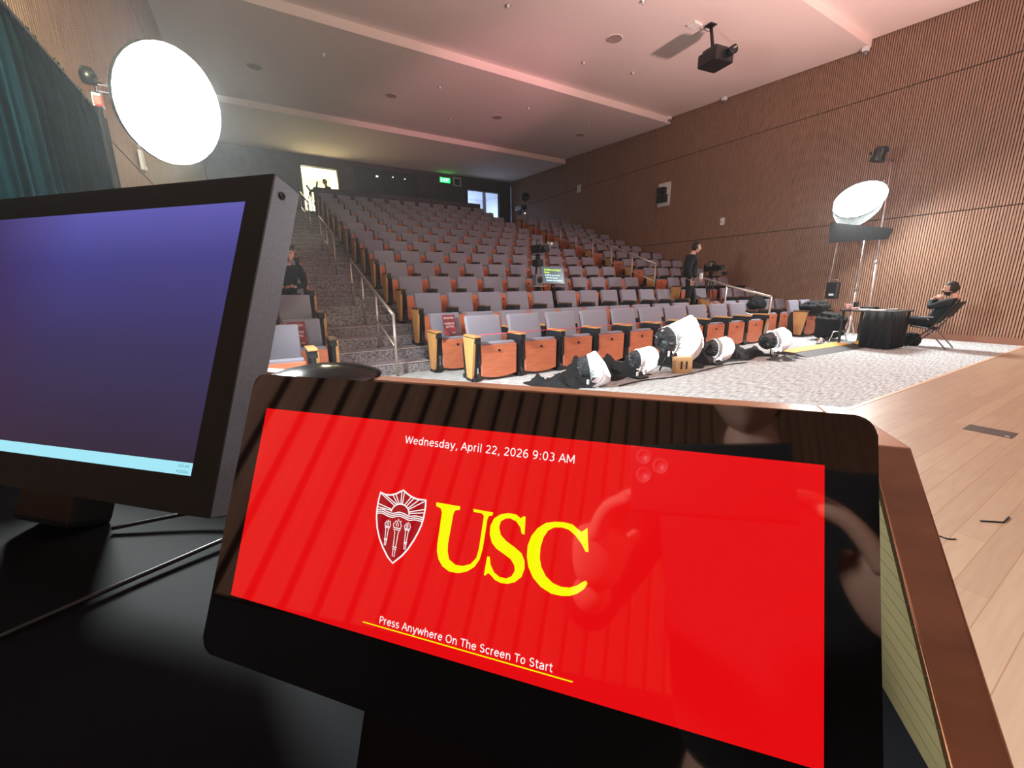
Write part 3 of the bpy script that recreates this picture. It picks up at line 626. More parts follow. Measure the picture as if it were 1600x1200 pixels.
# ------------------------------------------------------------------ black drape along the left wall
t = thing('stage_curtain', 'black pleated drape on a pipe along the left wall', 'curtain', (-.985, 4.0, 0))
m = MB(); rows = [0.03, .8, 1.6, 2.3, 2.58, 2.84]; n = 300; y0, y1 = 1.3, 5.55
grid = []
for zi, z in enumerate(rows):
    rw = []
    for i in range(n+1):
        u = i/n; y = y0+(y1-y0)*u
        amp = .022+.014*math.sin(u*9+1)
        ph = u*2*math.pi*26 + .9*math.sin(u*23)
        x = amp*(math.sin(ph)+.35*math.sin(2.3*ph+1)) if z < 2.6 else amp*.55*math.sin(ph*1.9)
        if z > 2.7: x *= .6
        rw.append(m.bm.verts.new((x, y-4.0, z+.01*math.sin(u*60)*(z > 2.7))))
    grid.append(rw)
for a in range(len(rows)-1):
    for i in range(n):
        f = m.bm.faces.new((grid[a][i], grid[a][i+1], grid[a+1][i+1], grid[a+1][i])); f.smooth = True
dr = m.obj('drape', M['velvet'], t); so = dr.modifiers.new('thick', 'SOLIDIFY'); so.thickness = .006
MB().tube([(0, -2.72, 2.82), (0, 1.60, 2.82)], .016, 8).obj('pipe', M['black_metal'], t)
MB().tube([(0, 1.58, 0), (0, 1.58, 2.82)], .025, 8).obj('upright', M['black_metal'], t)
MB().box(-.06, .2, 1.4, 1.76, 0, .012).obj('base_plate', M['black_metal'], t)

# ------------------------------------------------------------------ big softbox at left
Cn = Vector((-.350, 4.23, 2.595)); Nd = Vector((.66, -.69, -.30)).normalized()
def facing(loc, n, upv=Vector((0, 0, 1))):
    x = upv.cross(n).normalized(); y = n.cross(x); return frame(Vector(loc), x, y, n)
sb = thing('softbox_light', 'large round glowing softbox at left in front of the drape', 'studio light', (-.80, 4.47, 0))
sbm = Matrix.Translation((.80, -4.47, 0)) @ facing(Cn, Nd)
RL = .378
m = MB().lathe([(.0001, .06), (RL*.4, .053), (RL*.75, .031), (RL*.93, .012), (RL, 0), (RL, -.004), (.0001, -.006)], 32, sbm); m.obj('diffuser', M['lampL'], sb, False)
MB().lathe([(RL+.004, -.004), (RL+.008, .012), (RL+.010, -.02), (RL*.82, -.13), (RL*.45, -.24), (.10, -.29), (.08, -.29)], 32, sbm, False).obj('shell', M['black_cloth'], sb, False)
hd = MB().lathe([(.075, -.29), (.085, -.32), (.085, -.40), (.06, -.43)], 20, sbm).obj('lamp_head', M['black_metal'], sb)
MB().tube([(0, 0, 0), (0, 0, 2.62)], .017, 10).obj('stand_pole', M['black_metal'], sb)
for k in range(3):
    a = R(40+120*k); MB().tube([(0, 0, .55), (.15*math.cos(a), .42*math.sin(a), .02)], .012, 8).obj('leg', M['black_metal'], sb)
yo = MB(); hc = sbm @ Vector((0, 0, -.36))
yo.tube([tuple(hc+Vector((-.02, .11, 0))), (0, .02, 2.70), (0, 0, 2.60)], .011, 8); yo.tube([tuple(hc+Vector((.02, -.11, 0))), (.01, -.02, 2.74), (0, 0, 2.60)], .011, 8)
yo.box(-.03, .03, -.03, .03, 2.58, 2.68, .008); yo.obj('yoke', M['chrome'], sb)
MB().lathe([(.0001, .05), (.035, .045), (.05, .0), (.04, -.05), (.0001, -.055)], 14, Matrix.Translation((0, -.13, 2.74))).obj('knob', M['black_plastic'], sb)
MB().box(-.015, .030, -.055, -.015, 2.585, 2.65, .006).obj('red_tag', M['red'], sb)

# ------------------------------------------------------------------ round lit diffuser at right with flag, stands, and lamp head
Cr = Vector((12.35, 4.63, 3.18)); Nr = Vector((-.48, -.44, -.76)).normalized()
rl = thing('overhead_diffuser', 'round glowing diffuser with dotted skirt high against right wall', 'studio light', (12.45, 4.40, 0))
Mi = Matrix.Translation((-12.45, -4.40, 0))
rm = Mi @ facing(Cr, Nr); RR = .50
MB().lathe([(.0001, .07), (RR*.35, .064), (RR*.7, .042), (RR*.9, .018), (RR, 0)], 40, rm, False).obj('diffuser', M['lampR'], rl)
MB().lathe([(RR+.001, .012), (RR+.018, .010), (RR+.018, -.018), (RR+.001, -.016)], 40, rm, False).obj('rim', M['grey_metal'], rl)
MB().lathe([(RR+.001, -.004), (RR*.9, -.012), (.0001, -.02)], 40, rm, False).obj('backing', M['black_cloth'], rl)
# dotted skirt hanging under the lower edge
lowv = (Vector((0, 0, -1)) - Nr*Vector((0, 0, -1)).dot(Nr)).normalized()
m = MB(); sd = Nr.cross(lowv).normalized(); gr = []
for k in range(25):
    a = R(-75+150*k/24); rim = Cr+(lowv*math.cos(a)+sd*math.sin(a))*(RR+.01)
    dep = .30*math.cos(R(-75+150*k/24))**.8 if abs(k-12) < 12 else 0.0
    row = []
    for j in range(7):
        q = rim+Vector((.0, 0, -1))*dep*j/6 - lowv*.10*(j/6)**2
        row.append(m.bm.verts.new(Mi @ q))
    gr.append(row)
for k in range(24):
    for j in range(6): m.bm.faces.new((gr[k][j], gr[k+1][j], gr[k+1][j+1], gr[k][j+1]))
def dotted():
    m_ = bpy.data.materials.new('dotted_net'); m_.use_nodes = True; nt = m_.node_tree; b = nt.nodes['Principled BSDF']
    tc = nt.nodes.new('ShaderNodeTexCoord'); vo = nt.nodes.new('ShaderNodeTexVoronoi'); vo.inputs['Scale'].default_value = 17; vo.inputs['Randomness'].default_value = 0.25
    cr = nt.nodes.new('ShaderNodeValToRGB'); cr.color_ramp.elements[0].color = (.001, .0015, .0015, 1); cr.color_ramp.elements[1].color = (.018, .021, .021, 1); cr.color_ramp.elements[0].position = .28; cr.color_ramp.elements[1].position = .36
    nt.links.new(tc.outputs['Object'], vo.inputs[0]); nt.links.new(vo.outputs[0], cr.inputs[0]); nt.links.new(cr.outputs[0], b.inputs['Base Color'])
    b.inputs['Roughness'].default_value = .8
    tr = nt.nodes.new('ShaderNodeBsdfTranslucent'); mx = nt.nodes.new('ShaderNodeMixShader'); mx.inputs[0].default_value = .6
    nt.links.new(cr.outputs[0], tr.inputs[0]); out = nt.nodes['Material Output']
    nt.links.new(b.outputs[0], mx.inputs[1]); nt.links.new(tr.outputs[0], mx.inputs[2]); nt.links.new(mx.outputs[0], out.inputs[0]); return m_
m.obj('skirt', dotted(), rl, True)
MB().quadbox([tuple(Mi @ Vector(q)) for q in ((12.28, 5.09, 2.26), (12.30, 5.09, 2.26), (12.30, 3.94, 2.24), (12.28, 3.94, 2.24), (12.28, 5.12, 2.74), (12.30, 5.12, 2.74), (12.30, 3.90, 2.46), (12.28, 3.90, 2.46))]).obj('black_flag', M['black_cloth'], rl)
def stand(name, label, x, y, top, lean=(0, 0), cat='light stand'):
    s = thing(name, label, cat, (x, y, 0), 0, 'chrome light stands by the right wall')
    h = top
    MB().tube([(0, 0, .05), (lean[0]*.45, lean[1]*.45, h*.45)], .022, 10).obj('lower_tube', M['chrome'], s)
    MB().tube([(lean[0]*.45, lean[1]*.45, h*.43), (lean[0], lean[1], h)], .015, 10).obj('upper_tube', M['chrome'], s)
    MB().box(lean[0]*.45-.03, lean[0]*.45+.03, lean[1]*.45-.03, lean[1]*.45+.03, h*.43, h*.43+.06, .008).obj('collar', M['grey_metal'], s)
    for k in range(3):
        a = R(70+120*k); MB().tube([(0, 0, .55), (.13*math.cos(a), .13*math.sin(a), .02)], .011, 8).obj('leg', M['chrome'], s)
    return s
stand('light_stand', 'leftmost of three chrome poles holding the round diffuser', 12.90, 5.25, 2.55, (0, -.1))
stand('light_stand', 'middle chrome pole under the round diffuser', 12.60, 4.49, 2.55, (0, 0))
stand('light_stand', 'rightmost chrome pole, behind the cups on the table', 12.95, 4.26, 4.05, (0, .10))
fx = thing('spot_lamp', 'dark spot lamp hanging above the round glowing diffuser', 'spotlight', (12.40, 4.42, 4.10))
MB().lathe([(.0001, .16), (.10, .15), (.13, .08), (.12, -.04), (.15, -.14), (.14, -.15), (.0001, -.10)], 24, Matrix.Rotation(R(12), 4, 'X')).obj('lamp_body', M['black_plastic'], fx)
MB().tube([(-.02, -.17, .08), (0, -.19, .0), (0, 0, -.02), (0, .19, .0), (-.02, .17, .08)], .012, 8).obj('yoke', M['grey_metal'], fx)
for a in (20, 110, 200, 290): MB().box(-.015, .015, -.015, .015, -.03, .03, .004).obj('knob', M['black_metal'], fx).location = (.15*math.cos(R(a)), .16*math.sin(R(a)), .05)
MB().tube([(.55, -.06, -.06), (0, 0, -.09)], .014, 8).obj('bracket', M['grey_metal'], fx)

# ------------------------------------------------------------------ foot lamps on the floor
def footlamp(name, label, loc, yaw, pitch, rad, ln, dr, dl, mode=0, seed=0):
    rn = random.Random(seed+11)
    t = thing(name, label, 'floor lamp', loc, 0, 'floor lamps wrapped in white diffusion cloth')
    M4 = Matrix.Translation((0, 0, rad+.14)) @ Matrix.Rotation(R(yaw), 4, 'Z') @ Matrix.Rotation(R(90-pitch), 4, 'Y')
    b = MB(); N = 40; rings = []
    prof = [(.02, -ln), (rad*.55, -ln*1.0), (rad*.85, -ln*.9), (rad*.97, -ln*.62), (rad*1.02, -ln*.3), (rad, 0), (rad*.98, .03)]
    for j, (r_, z_) in enumerate(prof):
        rings.append([b.bm.verts.new(M4 @ Vector((r_*(1+rn.uniform(-.07, .07))*math.cos(2*math.pi*k/N), r_*(1+rn.uniform(-.07, .07))*math.sin(2*math.pi*k/N), z_+rn.uniform(-.1, .1)*rad))) for k in range(N)])
    for j in range(len(prof)-1):
        for k in range(N): b.bm.faces.new((rings[j][k], rings[j][(k+1) % N], rings[j+1][(k+1) % N], rings[j+1][k]))
    b.bm.faces.new(rings[0])
    b.obj('lamp_body', M['foil'], t)
    ph = [rn.uniform(0, 6) for _ in range(4)]
    def rim(u, a):
        r_ = rad*1.07+(dr-rad*1.07)*u
        rr = r_*(1+.05*math.sin(3*a+ph[0])+.025*math.sin(7*a+3*u+ph[1])+.018*math.sin(15*a+ph[2]+5*u))
        zz = -.035+dl*u*(1+.10*math.sin(2*a+ph[3])) + (.42*dl*math.cos(a)*u if mode == 1 else 0)
        return Vector((rr*math.cos(a), rr*math.sin(a), zz))
    d = MB(); N = 44; nr = 9; rings = []
    for j in range(nr): rings.append([d.bm.verts.new(M4 @ rim(j/(nr-1), 2*math.pi*k/N)) for k in range(N)])
    for j in range(nr-1):
        for k in range(N): d.bm.faces.new((rings[j][k], rings[j][(k+1) % N], rings[j+1][(k+1) % N], rings[j+1][k])).smooth = True
    ctr = d.bm.verts.new(M4 @ Vector((0, 0, dl*1.04)))
    for k in range(N): d.bm.faces.new((rings[-1][k], rings[-1][(k+1) % N], ctr)).smooth = True
    d.obj('diffusion_cloth', M['frost'], t)
    h = MB(); g = []
    for j in range(4):
        g.append([h.bm.verts.new(M4 @ (rim(.0, 2*math.pi*k/N)*1.0+Vector((0, 0, j*.022*rad/.14)))+ (M4.to_3x3() @ Vector((math.cos(2*math.pi*k/N), math.sin(2*math.pi*k/N), 0)))*(.010+.006*math.sin(k*2.3+j))) for k in range(N)])
    for j in range(3):
        for k in range(N): h.bm.faces.new((g[j][k], g[j][(k+1) % N], g[j+1][(k+1) % N], g[j+1][k])).smooth = True
    h.obj('hem', M['frost_fold'] if mode != 2 else M['frost_edge'], t)
    # loose cloth hanging from the front rim to the floor
    f = MB(); fr = []; hz_ = loc[2]
    fwd = M4.to_3x3() @ Vector((0, 0, 1)); fwd.z = 0; fwd.normalize()
    for i in range(25):
        a = R(-88+176*i/24); p0 = M4 @ (rim(.93, a)*1.03); row = []
        bottom = -hz_+.014 if mode == 1 else p0.z-(p0.z+hz_-.014)*(.50+.18*math.sin(i*.8+ph[0]))
        for j in range(9):
            v = j/8; q = p0.lerp(Vector((p0.x, p0.y, bottom)), v) + fwd*(.05*math.sin(v*2.6)+.014*math.sin(i*1.3+v*4)*v - .10*v*v)
            q = q + (Vector((p0.x, p0.y, 0))-Vector((M4.translation.x, M4.translation.y, 0)))*(-.25*v)
            row.append(f.bm.verts.new(q))
        fr.append(row)
    for i in range(24):
        for j in range(8): f.bm.faces.new((fr[i][j], fr[i+1][j], fr[i+1][j+1], fr[i][j+1])).smooth = True
    f.obj('cloth_flap', M['frost_edge'], t)
    if hz_ < .01:
        MB().box(-.10, .10, -.10, .10, 0, .025, .006).obj('base', M['black_metal'], t)
        MB().tube([(0, 0, .02), (0, 0, rad+.10)], .016, 8).obj('stem', M['chrome'], t)
    else:
        for a in (30, 150, 270): MB().tube([(.16*math.cos(R(a)), .12*math.sin(R(a)), -hz_), (0, 0, rad)], .014, 8).obj('leg', M['black_metal'], t)
    MB().box(-.012, .012, -.012, .012, rad*.55, rad*1.0, .003).obj('clip', M['paper'], t).location = (-rad*.9, -rad*.6, -.02)
    return t
footlamp('foot_lamp', 'nearest foot lamp, black foil body with torn white cone', (3.62, 3.98, 0), -38, 12, .135, .17, .185, .17, 1, 1)
footlamp('foot_lamp', 'second foot lamp, white wrapped drum left of the birch box', (4.52, 3.98, 0), -25, 6, .13, .14, .165, .22, 2, 2)
footlamp('foot_lamp', 'fourth foot lamp, white drum right of the birch box', (6.35, 4.02, 0), -25, 6, .135, .14, .165, .24, 0, 3)
footlamp('foot_lamp', 'fifth foot lamp at the far right beside the yellow ramp', (7.95, 3.95, 0), -20, 8, .15, .20, .185, .26, 0, 4)
bigt = footlamp('foot_lamp', 'biggest foot lamp, wide white bundle standing above the birch box', (5.32, 4.10, .16), -20, 14, .19, .20, .27, .40, 3, 5)
bx = thing('apple_box', 'birch ply box with two hand slots under the biggest foot lamp', 'wooden box', (5.33, 3.88, 0), R(-25))
MB().box(-.13, .13, -.06, .06, 0, .24, .004, 1).obj('shell', M['apple_box'], bx)
for s in (-.04, .04): MB().box(s-.014, s+.014, -.0625, -.0595, .06, .18, .001, 1).obj('slot', M['black_metal'], bx)
# crumpled black cloth behind the lamps
def cloth(name, label, x0, x1, y0, y1, h, mt='black_cloth', cat='cloth', n=28, k=12, z=.004):
    m = MB(); g = []
    for i in range(n+1):
        u = i/n; row = []
        for j in range(k+1):
            v = j/k; e = min(1, 5*min(u, 1-u))*min(1, 4*min(v, 1-v))
            zz = h*e*abs(.55+.4*math.sin(u*17+v*5)+.35*math.sin(v*13-u*9)+.2*math.sin(u*41+v*23))
            row.append(m.bm.verts.new((x0+(x1-x0)*u, y0+(y1-y0)*v+.05*math.sin(u*11), z+zz)))
        g.append(row)
    for i in range(n):
        for j in range(k): m.bm.faces.new((g[i][j], g[i+1][j], g[i+1][j+1], g[i][j+1])).smooth = True
    o = m.obj(name, M[mt]); return tag(o, label, cat)
cloth('black_cloth', 'crumpled black cloth on floor left of the first foot lamp', 2.95, 3.60, 3.90, 4.60, .10)
cloth('black_cloth', 'crumpled black cloth on floor between first two foot lamps', 3.62, 4.85, 4.05, 4.80, .20)
cloth('black_cloth', 'crumpled black cloth right of the birch box', 5.50, 6.35, 3.95, 4.70, .18)
cloth('black_cloth', 'long black cloth on floor between fourth and fifth lamps', 6.5, 8.1, 3.95, 4.65, .15)
cloth('black_cloth', 'flat black bag lying in front of fifth lamp by yellow ramp', 7.42, 8.1, 3.46, 3.74, .05, 'rubber', 'bag')
cable('floor_cable', [(3.9, 3.75, .01), (4.4, 3.8, .012), (4.9, 3.72, .01), (5.6, 3.76, .012), (6.4, 3.85, .01), (6.9, 3.78, .012)], .009, 'black cable along carpet in front of the foot lamps')
# yellow cable ramp
rp = thing('cable_ramp', 'yellow and black cable ramp on the carpet at right', 'cable ramp', (9.38, 3.78, 0), R(-2))
MB().prism([(-.34, 0), (.28, 0), (.20, .055), (-.12, .055)], 'x', -1.10, 1.08).obj('base', M['rubber'], rp)
MB().box(-1.09, 1.07, -.11, .19, .055, .062, .002, 1).obj('lid', M['yellow'], rp)

# ------------------------------------------------------------------ crew table at right
tb = thing('crew_table', 'small table draped in black cloth at right, holding cups and papers', 'table', (10.95, 3.48, 0), R(-4))
MB().box(-.46, .46, -.44, .46, .715, .74, .004, 1).obj('tabletop', M['black_plastic'], tb)
m = MB(); N = 26; top = []; bot = []
pts = [(-.47, .0), (-.47, -.45), (.10, -.45)]
def edge(u):
    L = .45+.57; s = u*L
    return (-.47, 0-s) if s < .45 else (-.47+(s-.45), -.45)
for i in range(N+1):
    x, y = edge(i/N); nx, ny = (-1, 0) if i/N < .45/1.02 else (0, -1)
    a = .012*math.sin(i*1.7); top.append(m.bm.verts.new((x, y, .745))); b = .03+.028*math.sin(i*1.7+.5); bot.append(m.bm.verts.new((x+nx*b, y+ny*b, .02)))
for i in range(N): m.bm.faces.new((top[i], top[i+1], bot[i+1], bot[i])).smooth = True
cl = m.obj('cloth_skirt', M['black_cloth'], tb); so = cl.modifiers.new('t', 'SOLIDIFY'); so.thickness = .006
for x, y in ((-.40, .40), (.40, .40), (.40, -.38), (-.40, -.38)): MB().box(x-.018, x+.018, y-.018, y+.018, 0, .715).obj('leg', M['black_metal'], tb)
def cup(name, label, x, y, mt, r=.04, h=.11):
    o = MB().lathe([(.0001, 0), (r*.78, 0), (r, h), (r*.93, h), (r*.74, .006), (.0001, .006)], 20).obj(name, M[mt]); o.location = (x, y, .742); return tag(o, label, 'cup')
cup('paper_cup', 'pink paper cup at left end of the crew table', 10.62, 3.86, 'cup', .055, .12)
o = MB().box(-.10, .10, -.05, .05, 0, .045, .006).obj('box', M['cup']); o.location = (10.75, 3.78, .742); tag(o, 'low pinkish box beside the pink cup', 'box')
cup('mug', 'dark mug behind the low pinkish box', 10.98, 3.86, 'black_plastic', .05, .15)
for k, (x, y, rz, lab) in enumerate(((10.80, 3.40, .1, 'white sheet of paper on near edge of the crew table'), (10.9, 3.66, -.05, 'white sheet of paper farther back on the crew table'))):
    o = MB().box(-.15, .15, -.105, .105, 0, .012).obj('paper', M['paper']); o.location = (x, y, .742); o.rotation_euler = (0, 0, rz); tag(o, lab, 'paper')
o = MB().box(-.18, .18, -.14, .14, 0, .05, .01).obj('laptop_bag', M['black_cloth']); o.location = (11.18, 3.72, .742); tag(o, 'flat dark case at back of the crew table', 'case')
o = MB().lathe([(.09, 0), (.095, .012), (.085, .018), (.08, .010)], 24, cap=False).obj('headset', M['grey_metal']); o.location = (11.25, 3.32, .742); tag(o, 'wire headset ring on the right end of the table', 'headset')
# equipment heap and cases left of the table
def blob(name, label, loc, sz, mt='black_cloth', cat='bag', seed=1):
    rnd = random.Random(seed); m = MB(); bmesh.ops.create_icosphere(m.bm, subdivisions=5, radius=1)
    k = [(rnd.uniform(2, 5), rnd.uniform(0, 6)) for _ in range(4)]
    for v in m.bm.verts:
        c = v.co.copy(); s = 1+.10*math.sin(k[0][0]*c.x+k[0][1])+.08*math.sin(k[1][0]*c.y*1.5+k[1][1])+.06*math.sin(k[2][0]*2*c.z+k[2][1])+.035*math.sin(11*c.x+7*c.z+k[3][1])+.03*math.sin(17*c.y-13*c.x+k[3][1])
        q = Vector((math.copysign(abs(c.x)**.75, c.x), math.copysign(abs(c.y)**.75, c.y), math.copysign(abs(c.z)**.75, c.z)))*s
        v.co = Vector((q.x*sz[0], q.y*sz[1], max(-sz[2], q.z*sz[2])))
    o = m.obj(name, M[mt], None, True); o.location = (loc[0], loc[1], loc[2]+sz[2]); return tag(o, label, cat)
blob('equipment_bag', 'large black bag slumped on the chairs at right wall', (12.05, 5.05, .54), (.48, .22, .16), seed=3)
blob('equipment_bag', 'black bag on floor between the chairs and crew table', (11.42, 4.45, 0), (.30, .26, .32), seed=5)
blob('equipment_bag', 'second black bag on floor behind crew table', (12.05, 3.85, 0), (.24, .24, .28), seed=8)
blob('equipment_bag', 'dark bag on floor beneath reclining person', (11.62, 3.02, 0), (.13, .12, .13), seed=9)
o = thing('battery_pack', 'black power box with white label hung on leftmost chrome pole', 'power box', (12.74, 5.02, .90))
MB().box(-.08, .08, -.13, .13, 0, .42, .03).obj('case', M['black_plastic'], o); MB().box(-.0835, -.079, -.06, .05, .08, .13).obj('label', M['paper'], o)
MB().tube([(0, -.08, .42), (0, -.05, .48), (0, .05, .48), (0, .08, .42)], .01, 8).obj('handle', M['grey_metal'], o)
tr = thing('floor_rack', 'low metal rack with cables on floor beneath the crew table', 'rack', (10.75, 3.80, 0))
MB().tube([(-.30, .25, .02), (-.12, .25, .26), (.25, .20, .26), (.36, .15, .02)], .012, 8).obj('hoop', M['chrome'], tr)
MB().box(-.28, .34, -.14, .20, .005, .05, .006, 1).obj('tray', M['grey_metal'], tr)
o = MB().lathe([(.0001, 0), (.07, .005), (.085, .07), (.05, .13), (.0001, .14)], 18).obj('work_lamp', M['chrome']); o.location = (10.36, 4.16, 0.001); tag(o, 'small chrome lamp head on floor behind end of yellow ramp', 'lamp')
o = MB().box(-.12, .12, -.05, .05, 0, .07, .01).obj('power_strip', M['yellow']); o.location = (10.62, 3.55, .052); tag(o, 'yellow power box among the cables under the table', 'power strip')
o = MB().box(-.06, .06, -.04, .04, 0, .06, .01).obj('plug_box', M['green']); o.location = (10.90, 3.62, .052); tag(o, 'green plug box among cables under the table', 'plug')
cable('floor_cable', [(10.35, 3.6, .012), (10.6, 3.42, .015), (10.75, 3.62, .012), (11.0, 3.3, .014), (10.7, 3.2, .012), (10.5, 3.45, .012)], .011, 'tangled black cable under the crew table')
cable('floor_cable', [(10.9, 3.75, .012), (11.05, 3.6, .06), (11.2, 3.75, .02), (11.3, 3.5, .012)], .012, 'pale cable looping under the crew table', 'chrome')

# ------------------------------------------------------------------ people
def skin(verts, edges, radii, sub=2, root=0):
    me = bpy.data.meshes.new('sk'); me.from_pydata([tuple(v) for v in verts], edges, []); o = bpy.data.objects.new('sk', me); COL.objects.link(o)
    sm_ = o.modifiers.new('s', 'SKIN'); sm_.use_smooth_shade = True
    for i, sv in enumerate(me.skin_vertices[0].data):
        r_ = radii[i]; sv.radius = r_ if isinstance(r_, tuple) else (r_, r_); sv.use_root = (i == root)
    o.modifiers.new('ss', 'SUBSURF').levels = sub
    dg = bpy.context.evaluated_depsgraph_get(); dg.update()
    out = bpy.data.meshes.new_from_object(o.evaluated_get(dg)); bpy.data.objects.remove(o); bpy.data.meshes.remove(me); return out
def head_verts(mb, M4, s=1.0, grow=0.0, sel=None):
    nu, nv = 28, 20; rings = []
    for j in range(nv+1):
        th = math.pi*j/nv; row = []
        for i in range(nu):
            ph = 2*math.pi*i/nu
            x, y, z = math.sin(th)*math.sin(ph), math.sin(th)*math.cos(ph), math.cos(th)     # +y is the face
            px, py, pz = x*.074, y*.094, z*.118
            if z < -.1: px *= 1-.30*(-z-.1); py = py*(1-.12*(-z)) + .012*(-z)
            if y < 0 and z < -.35: py *= .80
            f = math.exp(-((x/.16)**2))*(y > 0)
            py += .026*f*math.exp(-(((z+.18)/.14)**2))                     # nose
            py += .008*f*math.exp(-(((z+.52)/.10)**2))                     # lips
            py += .012*math.exp(-((x/.3)**2))*(y > 0)*math.exp(-(((z+.88)/.16)**2))   # chin
            for sx in (-1, 1): py -= .012*(y > 0)*math.exp(-(((x-sx*.38)/.16)**2))*math.exp(-(((z-.08)/.12)**2))
            py += .006*(y > .3)*math.exp(-(((z-.24)/.10)**2))
            ear = math.exp(-(((y+.05)/.16)**2))*math.exp(-(((z+.02)/.22)**2))*(abs(x) > .6); px += math.copysign(.016*ear, x)
            g = 1+grow
            row.append(M4 @ Vector((px*g*s, py*g*s, pz*g*s)))
        rings.append(row)
    vs = {}
    def V(j, i):
        i %= nu
        if j == 0 or j == nv: i = 0
        if (j, i) not in vs: vs[(j, i)] = mb.bm.verts.new(rings[j][i])
        return vs[(j, i)]
    for j in range(nv):
        for i in range(nu):
            th = math.pi*(j+.5)/nv; ph = 2*math.pi*(i+.5)/nu
            if sel and not sel(math.sin(th)*math.sin(ph), math.sin(th)*math.cos(ph), math.cos(th)): continue
            q = [V(j, i), V(j, i+1), V(j+1, i+1), V(j+1, i)]; q = [a for k, a in enumerate(q) if a not in q[:k]]
            if len(q) > 2:
                try: mb.bm.faces.new(q).smooth = True
                except ValueError: pass
def hand(mb, wrist, d, n, s=1.0, curl=.5, side=1):
    """wrist point, pointing direction d, palm normal n; five separate fingers"""
    d = d.normalized(); n = (n-d*n.dot(d)).normalized(); a = d.cross(n)*side
    pal = skin([wrist, wrist+d*.045*s, wrist+d*.085*s], [(0, 1), (1, 2)], [(.026*s, .020*s), (.040*s, .020*s), (.042*s, .018*s)], 2)
    mb.join(pal)
    for k, ln in enumerate((.070, .080, .074, .058)):
        b = wrist+d*.082*s+a*(.030-.020*k)*s
        d1 = (d*math.cos(curl*.6)+n*math.sin(curl*.6)); d2 = (d*math.cos(curl*1.6)+n*math.sin(curl*1.6)); d3 = (d*math.cos(curl*2.3)+n*math.sin(curl*2.3))
        p1 = b+d1*ln*.45*s; p2 = p1+d2*ln*.33*s; p3 = p2+d3*ln*.25*s
        mb.join(skin([b-d*.02*s, b, p1, p2, p3], [(0, 1), (1, 2), (2, 3), (3, 4)], [.0095*s]*3+[.0085*s, .0075*s], 1))
    b = wrist+d*.03*s+a*.03*s; t1 = b+(d*.6+a*.75+n*.25).normalized()*.035*s; t2 = t1+(d*.85+a*.35+n*.35).normalized()*.032*s
    mb.join(skin([b-a*.012*s, b, t1, t2], [(0, 1), (1, 2), (2, 3)], [.012*s, .012*s, .010*s, .008*s], 1))
